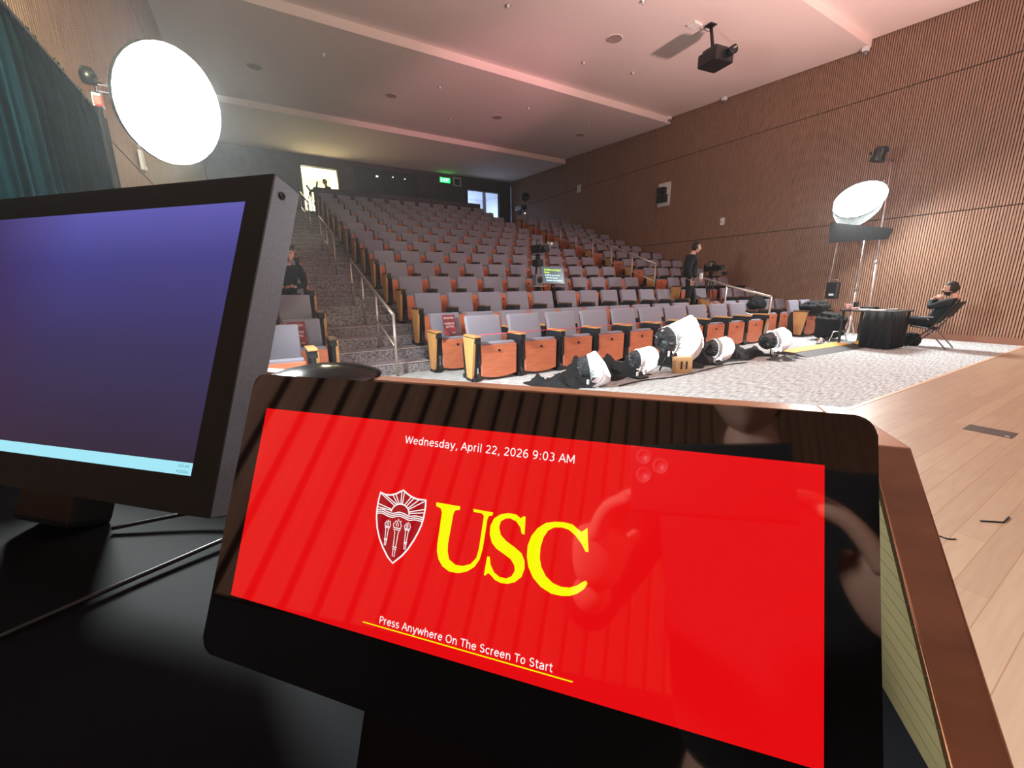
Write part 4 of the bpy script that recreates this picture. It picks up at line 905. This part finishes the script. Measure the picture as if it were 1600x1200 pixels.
def person(label, J, face, top_mat, leg_mat, hands=('R', 'L'), hair_mat='hair', scale=1.0, shoes=True, beard=False, headphones=False, face_up=Vector((0, 0, 1)), shirt_grow=1.0):
    """J: joints in world coordinates"""
    s = scale; J = {k: Vector(v) for k, v in J.items()}
    names = ['pelvis', 'belly', 'chest', 'neck', 'hb', 'shL', 'elL', 'wrL', 'shR', 'elR', 'wrR', 'hipL', 'knL', 'anL', 'hipR', 'knR', 'anR']
    J['hb'] = J['neck']+(J['head']-J['neck'])*.55
    idx = {n: i for i, n in enumerate(names)}
    ed = [('pelvis', 'belly'), ('belly', 'chest'), ('chest', 'neck'), ('neck', 'hb'), ('chest', 'shL'), ('shL', 'elL'), ('elL', 'wrL'), ('chest', 'shR'), ('shR', 'elR'), ('elR', 'wrR'), ('pelvis', 'hipL'), ('hipL', 'knL'), ('knL', 'anL'), ('pelvis', 'hipR'), ('hipR', 'knR'), ('knR', 'anR')]
    rad = dict(pelvis=(.135, .105), belly=(.130, .10), chest=(.145, .11), neck=.060, hb=.052, shL=.066, elL=.043, wrL=.028, shR=.066, elR=.043, wrR=.028, hipL=.088, knL=.058, anL=.038, hipR=.088, knR=.058, anR=.038)
    def mul(r, k): return tuple(a*k*s for a in r) if isinstance(r, tuple) else r*k*s
    body = MB(); body.join(skin([J[n] for n in names], [(idx[a], idx[b]) for a, b in ed], [mul(rad[n], .95 if n in ('neck', 'hb', 'wrL', 'wrR') else .76) for n in names], 2))
    fz = Vector(face_up); fy = Vector(face).normalized(); fx = fy.cross(fz).normalized(); fz = fx.cross(fy)
    M4 = frame(J['head'], fx, fy, fz)
    head_verts(body, M4, s)
    for h in hands:
        d = (J['wr'+h]-J['el'+h]); hd_ = J.get('hand'+h); d = (hd_-J['wr'+h]) if hd_ else d
        hand(body, J['wr'+h], d, J.get('palm'+h, Vector((0, 0, -1))), s*1.0, .55, 1 if h == 'R' else -1)
    o = body.obj('person', M['skin'], None, True); tag(o, label, 'person')
    m = MB(); head_verts(m, M4, s, .075, lambda x, y, z: z > .50 or (y < .25 and z > -.30) or (y < -.25 and z > -.55)); m.obj('hair', M[hair_mat], o, True)
    m = MB()
    for sx in (-1, 1): bmesh.ops.create_uvsphere(m.bm, u_segments=8, v_segments=6, radius=.010*s, matrix=M4 @ Matrix.Translation((sx*.027*s, .078*s, .010*s)))
    m.obj('eyes', M['hair'], o, True)
    m = MB()
    for sx in (-1, 1): m.join(skin([M4 @ Vector((sx*.012*s, .090*s, .028*s)), M4 @ Vector((sx*.030*s, .087*s, .032*s)), M4 @ Vector((sx*.044*s, .075*s, .026*s))], [(0, 1), (1, 2)], [.005*s]*3, 1))
    m.obj('eyebrows', M[hair_mat], o, True)
    if beard:
        m = MB(); head_verts(m, M4, s, .04, lambda x, y, z: (z < -.48 and y > -.1) or (-.45 < z < -.30 and y > .75 and abs(x) < .4)); m.obj('beard', M[hair_mat], o, True)
    if headphones:
        m = MB(); pts = [M4 @ Vector((.090*s*math.cos(R(a)), -.01*s, .135*s*math.sin(R(a)))) for a in range(0, 181, 12)]; m.tube(pts, .008, 6)
        for sx in (-1, 1): m.join(skin([M4 @ Vector((sx*.082*s, -.01*s, 0)), M4 @ Vector((sx*.105*s, -.01*s, 0))], [(0, 1)], [.036*s, .032*s], 1))
        m.obj('headphones', M['black_plastic'], o, True)
    tn = ['pelvis', 'belly', 'chest', 'shL', 'elL', 'wrL', 'shR', 'elR', 'wrR', 'nk']; J2 = dict(J); J2['nk'] = J['chest']+(J['neck']-J['chest'])*.72
    for h in 'LR': J2['wr'+h] = J['wr'+h]+(J['el'+h]-J['wr'+h])*.06
    rad2 = dict(rad); rad2['nk'] = .072
    e2 = [('pelvis', 'belly'), ('belly', 'chest'), ('chest', 'nk'), ('chest', 'shL'), ('shL', 'elL'), ('elL', 'wrL'), ('chest', 'shR'), ('shR', 'elR'), ('elR', 'wrR')]
    m = MB(); m.join(skin([J2[n] for n in tn], [(tn.index(a), tn.index(b)) for a, b in e2], [mul(rad2[n], (1.2 if n[:2] != 'wr' else 1.5)*shirt_grow) for n in tn], 2)); m.obj('shirt', M[top_mat], o, True)
    J['waist'] = J['pelvis']+(J['belly']-J['pelvis'])*.5; rad['waist'] = (.125, .098)
    ln = ['waist', 'pelvis', 'hipL', 'knL', 'anL', 'hipR', 'knR', 'anR']; e3 = [('waist', 'pelvis'), ('pelvis', 'hipL'), ('hipL', 'knL'), ('knL', 'anL'), ('pelvis', 'hipR'), ('hipR', 'knR'), ('knR', 'anR')]
    m = MB(); m.join(skin([J[n] for n in ln], [(ln.index(a), ln.index(b)) for a, b in e3], [mul(rad[n], 1.15 if n[:2] != 'an' else 1.6) for n in ln], 2)); m.obj('trousers', M[leg_mat], o, True)
    if shoes:
        for h in 'LR':
            a = J['an'+h]; t_ = J['toe'+h]; m = MB(); m.join(skin([a+(a-t_)*.25+Vector((0, 0, -.045*s)), a+Vector((0, 0, -.03*s)), a+(t_-a)*.6, t_], [(0, 1), (1, 2), (2, 3)], [.040*s, .046*s, .042*s, .032*s], 2)); m.obj('shoe', M['black_plastic'], o, True)
    return o
def along(base, f, l, pts, k=1.0):
    f = Vector(f).normalized(); l = Vector(l).normalized(); b = Vector(base)
    return {n: b+(f*p[0]+l*p[1]+Vector((0, 0, p[2])))*k for n, p in pts.items()}
# person walking in the right aisle, facing the right wall
J = along((9.66, 7.02, .44), (.66, -.75, 0), (.75, .66, 0), dict(
    pelvis=(0, 0, .95), belly=(-.01, 0, 1.10), chest=(-.02, 0, 1.33), neck=(.02, 0, 1.52), head=(.085, 0, 1.67),
    shL=(-.02, .19, 1.42), elL=(.02, .26, 1.14), wrL=(.20, .24, .97), shR=(-.03, -.19, 1.42), elR=(-.08, -.26, 1.13), wrR=(.0, -.25, .90),
    hipL=(0, .10, .90), knL=(.12, .11, .50), anL=(.10, .11, .10), toeL=(.27, .12, .045), hipR=(0, -.10, .90), knR=(-.02, -.11, .50), anR=(-.14, -.11, .12), toeR=(.02, -.12, .045)), 1.06)
J['head'] = Vector(J['head']); J['palmR'] = Vector((.7, .6, 0)); J['palmL'] = Vector((-.7, -.6, 0))
person('person in black walking in the right aisle wearing headphones', J, (.75, -.70, -.05), 'black_cloth', 'black_cloth', scale=1.10, headphones=True, shirt_grow=1.42)
o = MB().box(-.018, .018, -.04, .04, -.075, .075, .015).obj('folded_cloth', M['paper']); o.location = (9.86, 6.84, 1.50); tag(o, 'white folded cloth tucked at the hip of walking person', 'cloth')
# person reclining in a folding chair at right
bz = (11.62, 2.80, 0)
J = along(bz, (0, 1, 0), (-1, 0, 0), dict(
    pelvis=(.02, 0, .50), belly=(-.10, 0, .63), chest=(-.24, 0, .83), neck=(-.285, 0, 1.00), head=(-.195, 0, 1.165),
    shL=(-.25, .19, .93), elL=(.00, .24, .80), wrL=(.06, .02, .95), shR=(-.25, -.19, .93), elR=(.0, -.24, .82), wrR=(.02, -.02, .98),
    hipL=(.05, .10, .49), knL=(.44, .15, .56), anL=(.62, .14, .12), toeL=(.78, .15, .05), hipR=(.05, -.10, .49), knR=(.44, -.13, .56), anR=(.66, -.13, .12), toeR=(.82, -.13, .05)))
J['handL'] = J['wrL']+Vector((.10, -.12, .04)); J['handR'] = J['wrR']+Vector((-.09, -.10, .05)); J['palmL'] = Vector((0, -1, -.3)); J['palmR'] = Vector((0, -1, -.3))
person('person in dark jacket reclining in folding chair beside crew table', J, (-.3, 1, -.02), 'jacket', 'black_cloth', beard=True, scale=1.12)
fc = thing('folding_chair', 'black folding chair under the reclining person at right wall', 'chair', bz)
for sx in (-.25, .25):
    MB().tube([(sx, .24, 0), (sx, -.10, .42), (sx, -.38, .93)], .012, 8).obj('leg', M['black_metal'], fc)
    MB().tube([(sx*.92, -.36, 0), (sx*.92, -.02, .40), (sx*.92, .20, .43)], .012, 8).obj('leg', M['grey_metal'], fc)
m = MB(); m.quadbox([(-.23, -.12, .37), (.23, -.12, .37), (.23, .24, .41), (-.23, .24, .41), (-.23, -.12, .395), (.23, -.12, .395), (.23, .24, .435), (-.23, .24, .435)]); m.obj('seat', M['black_cloth'], fc)
m = MB(); m.quadbox([(-.24, -.25, .62), (.24, -.25, .62), (.24, -.23, .62), (-.24, -.23, .62), (-.24, -.40, .92), (.24, -.40, .92), (.24, -.38, .92), (-.24, -.38, .92)]); m.obj('backrest', M['black_cloth'], fc)
MB().box(-.28, -.22, -.10, .12, .60, .63, .008).obj('armrest', M['grey_metal'], fc)
# seated person in left block, half hidden by the monitor
r4 = (.47, yr(4)+.30, zr(4))
J = along(r4, (0, -1, 0), (1, 0, 0), dict(
    pelvis=(-.02, 0, .52), belly=(.0, 0, .68), chest=(.04, 0, .90), neck=(.09, .03, 1.06), head=(.15, .08, 1.20),
    shL=(.05, .21, .98), elL=(.14, .27, .72), wrL=(.34, .08, .68), shR=(.05, -.21, .98), elR=(.14, -.27, .72), wrR=(.34, -.06, .68),
    hipL=(.02, .10, .50), knL=(.44, .13, .52), anL=(.44, .13, .10), toeL=(.58, .13, .04), hipR=(.02, -.10, .50), knR=(.44, -.13, .52), anR=(.44, -.13, .10), toeR=(.58, -.13, .04)))
J['handL'] = J['wrL']+Vector((-.09, -.05, .02)); J['handR'] = J['wrR']+Vector((.09, -.05, .0)); J['palmL'] = Vector((0, 0, -1)); J['palmR'] = Vector((0, 0, 1))
person('person in black seated left of the aisle with clasped hands', J, (-.1, -1, -.12), 'black_cloth', 'black_cloth')
# silhouetted person in the lit rear doorway
J = along((3.24, 20.6, ZT), (-1, -.3, 0), (.3, -1, 0), dict(
    pelvis=(0, 0, .95), belly=(-.01, 0, 1.10), chest=(-.01, 0, 1.33), neck=(.03, 0, 1.52), head=(.07, 0, 1.67),
    shL=(-.02, .19, 1.42), elL=(.04, .25, 1.15), wrL=(.26, .20, 1.20), shR=(-.02, -.19, 1.42), elR=(.02, -.25, 1.15), wrR=(.25, -.18, 1.22),
    hipL=(0, .10, .90), knL=(.02, .11, .50), anL=(0, .11, .10), toeL=(.16, .12, .045), hipR=(0, -.10, .90), knR=(.02, -.11, .50), anR=(0, -.11, .10), toeR=(.16, -.12, .045)))
person('silhouetted person standing in the lit doorway at rear left', J, (-1, -.3, -.3), 'black_cloth', 'black_cloth')

# ------------------------------------------------------------------ video gear
def tripod(par, h, spread=.38, mt='black_metal', a0=30):
    for k in range(3):
        a = R(a0+120*k); MB().tube([(spread*math.cos(a), spread*math.sin(a), .0), (.04*math.cos(a), .04*math.sin(a), h)], [.014, .020], 8).obj('leg', M[mt], par)
    MB().lathe([(.05, h-.02), (.06, h+.03), (.045, h+.10), (.0001, h+.10)], 16).obj('fluid_head', M['black_plastic'], par)
vc = thing('video_camera', 'black video camera on tripod behind the right handrail', 'video camera', (11.05, yr(3)+.62, zr(3)))
tripod(vc, 1.22, .26)
MB().box(-.11, .11, -.17, .17, 1.33, 1.52, .02).obj('body', M['black_plastic'], vc)
MB().lathe([(.055, 0), (.06, .12), (.075, .13), (.075, .18), (.06, .18), (.05, .10)], 18, Matrix.Translation((0, -.17, 1.43)) @ Matrix.Rotation(R(90), 4, 'X')).obj('lens', M['black_plastic'], vc)
MB().box(-.20, -.12, -.10, .05, 1.46, 1.57, .015).obj('viewfinder', M['grey_metal'], vc)
MB().tube([(0, -.10, 1.52), (0, -.08, 1.60), (0, .10, 1.60), (0, .12, 1.52)], .014, 8).obj('top_handle', M['black_plastic'], vc)
MB().box(.12, .17, -.40, -.22, 1.22, 1.32, .015).obj('monitor', M['black_plastic'], vc)
MB().tube([(0, .05, 1.30), (.08, -.30, 1.26)], .010, 8).obj('arm', M['grey_metal'], vc)
blob('black_jacket', 'black jacket thrown over chair backs behind the right handrail', (11.55, yr(2)+.42, .60), (.34, .14, .17), 'black_cloth', 'jacket', 4)
tq = thing('teleprompter', 'prompter screen showing green and white lines among the centre seats', 'teleprompter', (5.80, 7.74, zr(4)))
tripod(tq, .60, .17)
pm = Matrix.Translation((0, 0, .885)) @ Matrix.Rotation(R(-12), 4, 'X') @ Matrix.Rotation(R(8), 4, 'Z') @ Matrix.Scale(1.06, 4)
def pbox(x0, x1, z0, z1, d0, d1, b=0):
    m = MB().box(x0, x1, d0, d1, z0, z1, b); 
    for v in m.bm.verts: v.co = pm @ v.co
    return m
pbox(-.33, .33, -.17, .19, 0, .04, .008).obj('frame', M['grey_metal'], tq)
scp = pbox(-.315, .315, -.155, .175, -.003, .0).obj('screen', M['scr_grey'], tq)
m = MB(); rnd = random.Random(3)
def words(m, x0, x1, z, h):
    x = x0
    while x < x1-.02:
        wd = min(rnd.uniform(.035, .085), x1-x); b = MB
        k = x
        while k < x+wd-.006:
            m.box(k, k+.0085, -.006, -.0035, z, z+h*rnd.choice((.75, 1, .75, 1.1)));  k += .0115
        x += wd+.014
words(m, -.25, .24, .105, .034); words(m, -.25, -.09, .050, .034)
for v in m.bm.verts: v.co = pm @ v.co
m.obj('lime_lines', M['scr_lime'], scp)
m = MB(); words(m, -.24, .21, -.005, .030); words(m, -.225, .13, -.058, .030); words(m, -.21, .25, -.113, .030)
for v in m.bm.verts: v.co = pm @ v.co
m.obj('white_lines', M['scr_cyan'], scp)
pc = thing('cinema_camera', 'black camera rig on tall tripod behind the prompter screen', 'video camera', (5.68, 8.17, zr(4)))
tripod(pc, 1.28, .22, a0=80)
MB().box(-.09, .09, -.20, .16, 1.40, 1.58, .02).obj('body', M['black_plastic'], pc)
MB().lathe([(.06, 0), (.065, .12), (.08, .13), (.08, .17), (.05, .16)], 18, Matrix.Translation((0, -.20, 1.48)) @ Matrix.Rotation(R(90), 4, 'X')).obj('lens', M['black_plastic'], pc)
MB().tube([(-.02, -.1, 1.58), (-.03, -.12, 1.70), (.03, .05, 1.72), (.02, .10, 1.58)], .012, 8).obj('top_handle', M['grey_metal'], pc)
MB().box(.14, .30, -.16, -.12, 1.55, 1.64, .01).obj('viewfinder', M['grey_metal'], pc)
MB().tube([(.05, -.1, 1.58), (.15, -.14, 1.60)], .009, 8).obj('arm', M['grey_metal'], pc)
MB().box(-.10, .08, -.12, .10, 1.10, 1.26, .02).obj('battery_box', M['black_plastic'], pc)
for p in ((.08, -.205, 1.46), (.27, -.165, 1.60)): MB().box(p[0]-.008, p[0]+.008, p[1]-.004, p[1], p[2], p[2]+.016).obj('indicator', M['led'], pc)
o = thing('counterweight_rig', 'dark speaker-like rig box left of the prompter screen', 'rig', (5.37, 7.72, zr(4)))
MB().box(-.10, .10, -.08, .10, .68, .92, .03).obj('case', M['grey_metal'], o); MB().box(-.16, .14, -.12, .12, .65, .675, .004, 1).obj('shelf', M['steel'], o)
MB().lathe([(.065, 0), (.07, .01), (.05, .02), (.0001, .01)], 18, Matrix.Translation((0, -.08, .80)) @ Matrix.Rotation(R(90), 4, 'X')).obj('cone', M['black_plastic'], o)
MB().tube([(0, 0, 0), (0, 0, .65)], .02, 8).obj('pole', M['black_metal'], o)
# follow spots and stand at the back right corner
fs = thing('rear_camera', 'pale camera on dark stand at the rear right corner', 'camera', (12.35, 19.4, ZT))
tripod(fs, .95, .25)
MB().box(-.14, .14, -.30, .30, 1.06, 1.30, .03).obj('body', M['grey_metal'], fs)
MB().lathe([(.10, 0), (.13, .14), (.11, .14), (.08, .05)], 18, Matrix.Translation((0, -.30, 1.16)) @ Matrix.Rotation(R(90), 4, 'X')).obj('lens', M['black_plastic'], fs)
MB().box(-.02, .02, -.47, -.44, .86, .90).obj('indicator', M['led'], fs)
fo = thing('rear_spotlight', 'dark round lamp above the rear right camera', 'spotlight', (12.95, 19.9, 5.95))
MB().lathe([(.0001, .12), (.14, .10), (.22, -.02), (.22, -.12), (.18, -.10), (.0001, -.02)], 20, Matrix.Rotation(R(-70), 4, 'X')).obj('lamp_body', M['black_plastic'], fo)
MB().tube([(0, 0, 0), (.18, 0, .02), (.36, 0, .02)], .02, 8).obj('bracket', M['black_metal'], fo)
# tripod-like silhouette in the rear doorway
rt_ = thing('tripod_light', 'black tripod with angled arms silhouetted in the rear doorway', 'tripod', (2.50, 20.2, ZT))
tripod(rt_, 1.05, .35)
MB().tube([(0, 0, 1.12), (.10, 0, 1.22), (.26, 0, 1.30), (.32, 0, 1.58)], [.03, .05, .05, .03], 8).obj('arm', M['black_metal'], rt_)
MB().tube([(-.12, 0, 1.40), (0, 0, 1.20), (.30, 0, 1.16)], [.03, .05, .04], 8).obj('arm', M['black_metal'], rt_)

# ------------------------------------------------------------------ ceiling and wall fittings
pj = thing('projector', 'black projector hanging from the ceiling on a pole', 'projector', (9.25, 6.55, ceil_z(6.55)), R(-8))
hz = ceil_z(6.55)
MB().tube([(0, .22, 0), (0, .10, -.52)], .035, 10).obj('pole', M['black_metal'], pj)
MB().box(-.09, .09, .13, .31, -.02, 0, .004, 1).obj('ceiling_plate', M['black_metal'], pj)
MB().box(-.26, .26, -.24, .26, -.88, -.62, .03).obj('body', M['black_plastic'], pj)
MB().box(-.20, .20, -.16, .20, -.63, -.55, .02).obj('top_cage', M['black_metal'], pj)
MB().lathe([(.085, 0), (.085, .16), (.07, .16), (.06, .10), (.0001, .10)], 20, Matrix.Translation((.10, -.24, -.70)) @ Matrix.Rotation(R(90), 4, 'X')).obj('lens', M['black_plastic'], pj)
MB().tube(smooth3([(-.14, .28, -.03), (-.10, .26, -.10), (-.03, .22, -.12), (0, .20, -.04)]), .008, 6).obj('cable', M['rubber'], pj)
sk = MB().box(-.13, .13, -.10, .10, -.05, 0, .004, 1).obj('ceiling_socket', M['white_paint']); sk.location = (8.98, 6.95, ceil_z(6.95)+.005); tag(sk, 'white socket box on the ceiling beside the projector pole', 'socket')
for k, (x, y, lab) in enumerate(((7.93, 8.32, 'big round ceiling speaker nearest the projector'), (4.3, 14.0, 'round ceiling speaker left of centre, between the two ceiling steps'), (7.88, 13.8, 'round ceiling speaker at centre, between the two ceiling steps'), (11.45, 13.7, 'round ceiling speaker at right, between the two ceiling steps'), (.75, 14.1, 'leftmost round ceiling speaker, near the big softbox'))):
    t = thing('ceiling_speaker', lab, 'speaker', (x, y, ceil_z(y)), 0, 'round ceiling speakers')
    MB().lathe([(.0001, -.012), (.15, -.010), (.165, -.012), (.175, .0), (.175, .02)], 28).obj('grille', mat('speaker_grille', (0.34, 0.26, 0.24), 0.9) if k == 0 else bpy.data.materials['speaker_grille'], t)
    MB().lathe([(.170, -.016), (.188, -.010), (.190, .005), (.170, .005)], 28, cap=False).obj('ring', M['ceiling'], t)
spr = [(5.2, 8.6, 'over the left of the first ceiling panel'), (7.4, 7.0, 'just left of the projector socket'), (8.1, 9.6, 'beyond the big ceiling speaker'), (2.2, 12.4, 'far left, near the ceiling step'), (5.3, 12.6, 'left of centre beyond the ceiling step'), (8.3, 12.5, 'centre, beyond the ceiling step'), (9.6, 9.3, 'right of the projector'), (10.9, 12.6, 'far right, before the second ceiling step'), (6.6, 14.9, 'centre, close to second ceiling step')]
for x, y, lab in spr:
    t = thing('sprinkler', 'small ceiling sprinkler head ' + lab, 'sprinkler', (x, y, ceil_z(y)), 0, 'ceiling sprinklers')
    MB().lathe([(.05, .0), (.045, -.012), (.018, -.014), (.014, -.05), (.03, -.052), (.0001, -.056)], 14).obj('head', M['white_paint'], t)
    MB().lathe([(.055, .002), (.060, -.006), (.040, -.007)], 14, cap=False).obj('plate', M['grey_metal'], t)
ex = thing('exit_sign', 'glowing green EXIT sign at the top of the rear wall', 'exit sign', (9.28, YB-.06, 6.62))
MB().box(-.30, .30, -.03, .05, 0, .27, .01).obj('case', M['grey_metal'], ex)
fce = MB().box(-.28, .28, -.036, -.03, .02, .25).obj('face', M['exit'], ex)
text('letters', 'EXIT', .2, M['exit_text'], fce, (0, -.038, .05), width=.46, height=.17, rot=(R(90), 0, 0))
ws = thing('wall_speaker', 'boxed wall speaker right of the exit sign', 'speaker', (9.98, YB-.02, 6.55))
m = MB(); m.box(-.22, .22, -.06, .0, 0, .05); m.box(-.22, .22, -.06, 0, .37, .42); m.box(-.22, -.17, -.06, 0, .05, .37); m.box(.17, .22, -.06, 0, .05, .37); m.obj('frame', M['white_paint'], ws)
MB().box(-.12, .10, -.14, -.0, .09, .33, .02).obj('speaker_box', M['black_plastic'], ws)
def wall_spk(name, label, y, z, s):
    t = thing(name, label, 'speaker', (XR-.01, y, z))
    m = MB(); w_ = .26*s; h_ = .40*s
    m.box(-.03, 0, -w_, -w_+.05, -h_, h_); m.box(-.03, 0, w_-.05, w_, -h_, h_); m.box(-.03, 0, -w_+.05, w_-.05, h_-.05, h_); m.box(-.03, 0, -w_+.05, w_-.05, -h_, -h_+.05); m.obj('frame', M['white_paint'], t)
    MB().box(-.02, -.004, -w_+.05, w_-.05, -h_+.05, h_-.05).obj('back', M['white_paint'], t)
    m = MB(); m.box(-.22, -.02, -w_*.65, w_*.7, -h_*.72, -h_*.02, .03); m.box(-.24, -.04, -w_*.5, w_*.7, h_*.06, h_*.58, .03); m.obj('speaker_box', M['black_plastic'], t)
    return t
wall_spk('wall_speaker', 'white framed black speaker on the right wall above walking person', 11.07, 4.53, 1.0)
t = thing('wall_switch', 'small white wall box on right wall, above video camera', 'wall box', (XR-.01, 8.66, 3.29))
MB().box(-.03, 0, -.07, .07, -.11, .11, .006).obj('cover', M['white_paint'], t); MB().box(-.034, -.03, .0, .03, -.04, .0).obj('button', M['grey_metal'], t)
t = thing('wall_switch', 'small white wall box far back on the right wall', 'wall box', (XR-.01, 15.9, 5.63))
MB().box(-.04, 0, -.12, .12, -.16, .16, .006).obj('cover', M['white_paint'], t)
t = thing('wall_switch', 'pale wall box on left wall below the softbox', 'wall box', (XL+.02, 7.60, 2.93))
MB().box(0, .035, -.09, .09, -.12, .12, .006).obj('cover', M['white_paint'], t); MB().box(.035, .045, -.01, .09, -.10, -.05).obj('lip', M['white_paint'], t)
for i, (x, y) in enumerate(((12.9, 5.42), (13.05, 11.05), (12.9, 9.0))):
    t = thing('ceiling_camera', ['small pale ceiling fitting at right wall, nearest the stage', 'small pale ceiling fitting at right wall by the far ceiling step', 'small pale ceiling fitting at right wall past projector'][i], 'fitting', (13.20, y-.08, ceil_z(y-.08)))
    MB().box(-.06, .06, -.06, .06, -.09, 0, .01).obj('mount', M['white_paint'], t); MB().lathe([(.045, -.09), (.05, -.13), (.02, -.17), (.0001, -.17)], 14).obj('dome', M['grey_metal'], t)
# lamps glimpsed through the booth glass
for i, (x, y, z) in enumerate(((5.78, YB-.03, 6.55), (6.55, YB-.03, 6.60), (7.15, YB-.03, 6.58))):
    o = MB().box(-.05, .05, -.012, 0, -.03, .03).obj('booth_lamp', M['led']); o.location = (x, y+.02, z); o.scale = (1 if i == 0 else .5, 1, 1 if i == 0 else .5)
    tag(o, ['brightest lamp seen in the booth window', 'dim lamp at middle of the booth window', 'dim lamp at right of the booth window'][i], 'lamp')
# stage floor details
fp = thing('floor_box', 'dark rectangular floor plate in the stage planks', 'floor plate', (5.38, .76, 0))
MB().box(-.112, .112, -.145, .145, 0, .004, .001, 1).obj('lid', M['floor_plate'], fp); MB().box(-.098, -.06, -.125, -.10, .004, .005).obj('latch', M['steel'], fp)
o = MB().tube([(3.246, .406, .004), (3.332, .336, .004), (3.432, .334, .004)], .0045, 6).obj('tape_mark', M['black_cloth']); tag(o, 'thin bent dark tape mark on the stage floor', 'tape')
o = MB().tube([(2.865, .49, .004), (2.868, .447, .004), (2.90, .425, .004)], .0035, 6).obj('tape_mark', M['black_cloth']); tag(o, 'short dark scrap on stage floor against the lectern edge', 'tape')

# the photographer, standing behind the lectern and mirrored faintly in the touchscreen
cR, cU, cF = Vector((.854, -.52, -.009)), Vector((.127, .191, .973)), Vector((.504, .833, -.229))
cc = Vector((0, 0, 1.28))
def cp(x, y, z): return cc + cR*x + cU*y - cF*z
J = along((-.20, -.44, 0), (.52, .85, 0), (-.85, .52, 0), dict(
    pelvis=(-.02, 0, .94), belly=(-.03, 0, 1.08), chest=(-.03, 0, 1.30), neck=(.0, 0, 1.49), head=(.06, 0, 1.63),
    shL=(-.03, .19, 1.39), shR=(-.03, -.19, 1.39), elL=(.12, .26, 1.16), elR=(.10, -.30, 1.16), wrL=(0, 0, 0), wrR=(0, 0, 0),
    hipL=(-.02, .10, .89), knL=(.02, .11, .49), anL=(-.02, .11, .10), toeL=(.14, .12, .045), hipR=(-.02, -.10, .89), knR=(.02, -.11, .49), anR=(-.02, -.11, .10), toeR=(.14, -.12, .045)))
J['wrL'] = cp(-.090, -.150, .085); J['wrR'] = cp(.200, -.150, .085)
J['handL'] = cp(-.060, -.02, .075); J['handR'] = cp(.172, -.02, .075); J['palmL'] = cR.copy(); J['palmR'] = -cR
person('person in dark clothes holding phone behind lectern, mirrored in the touchscreen', J, (.52, .85, -.35), 'black_cloth', 'black_cloth')
ph = thing('phone', 'dark phone held by the person mirrored in touchscreen', 'phone', matrix=frame(cc, cR, cU, -cF))
MB().box(-.022, .132, -.056, .018, .022, .030, .003).obj('body', M['black_plastic'], ph)
for x, y in ((-.006, .004), (-.006, -.016), (.012, -.006)):
    MB().lathe([(.0085, .0225), (.0085, .0205), (.0065, .0205), (.0065, .0215), (.0001, .0215)], 18, Matrix.Translation((x, y, 0))).obj('lens', M['grey_metal'], ph)
bpy.context.view_layer.update()
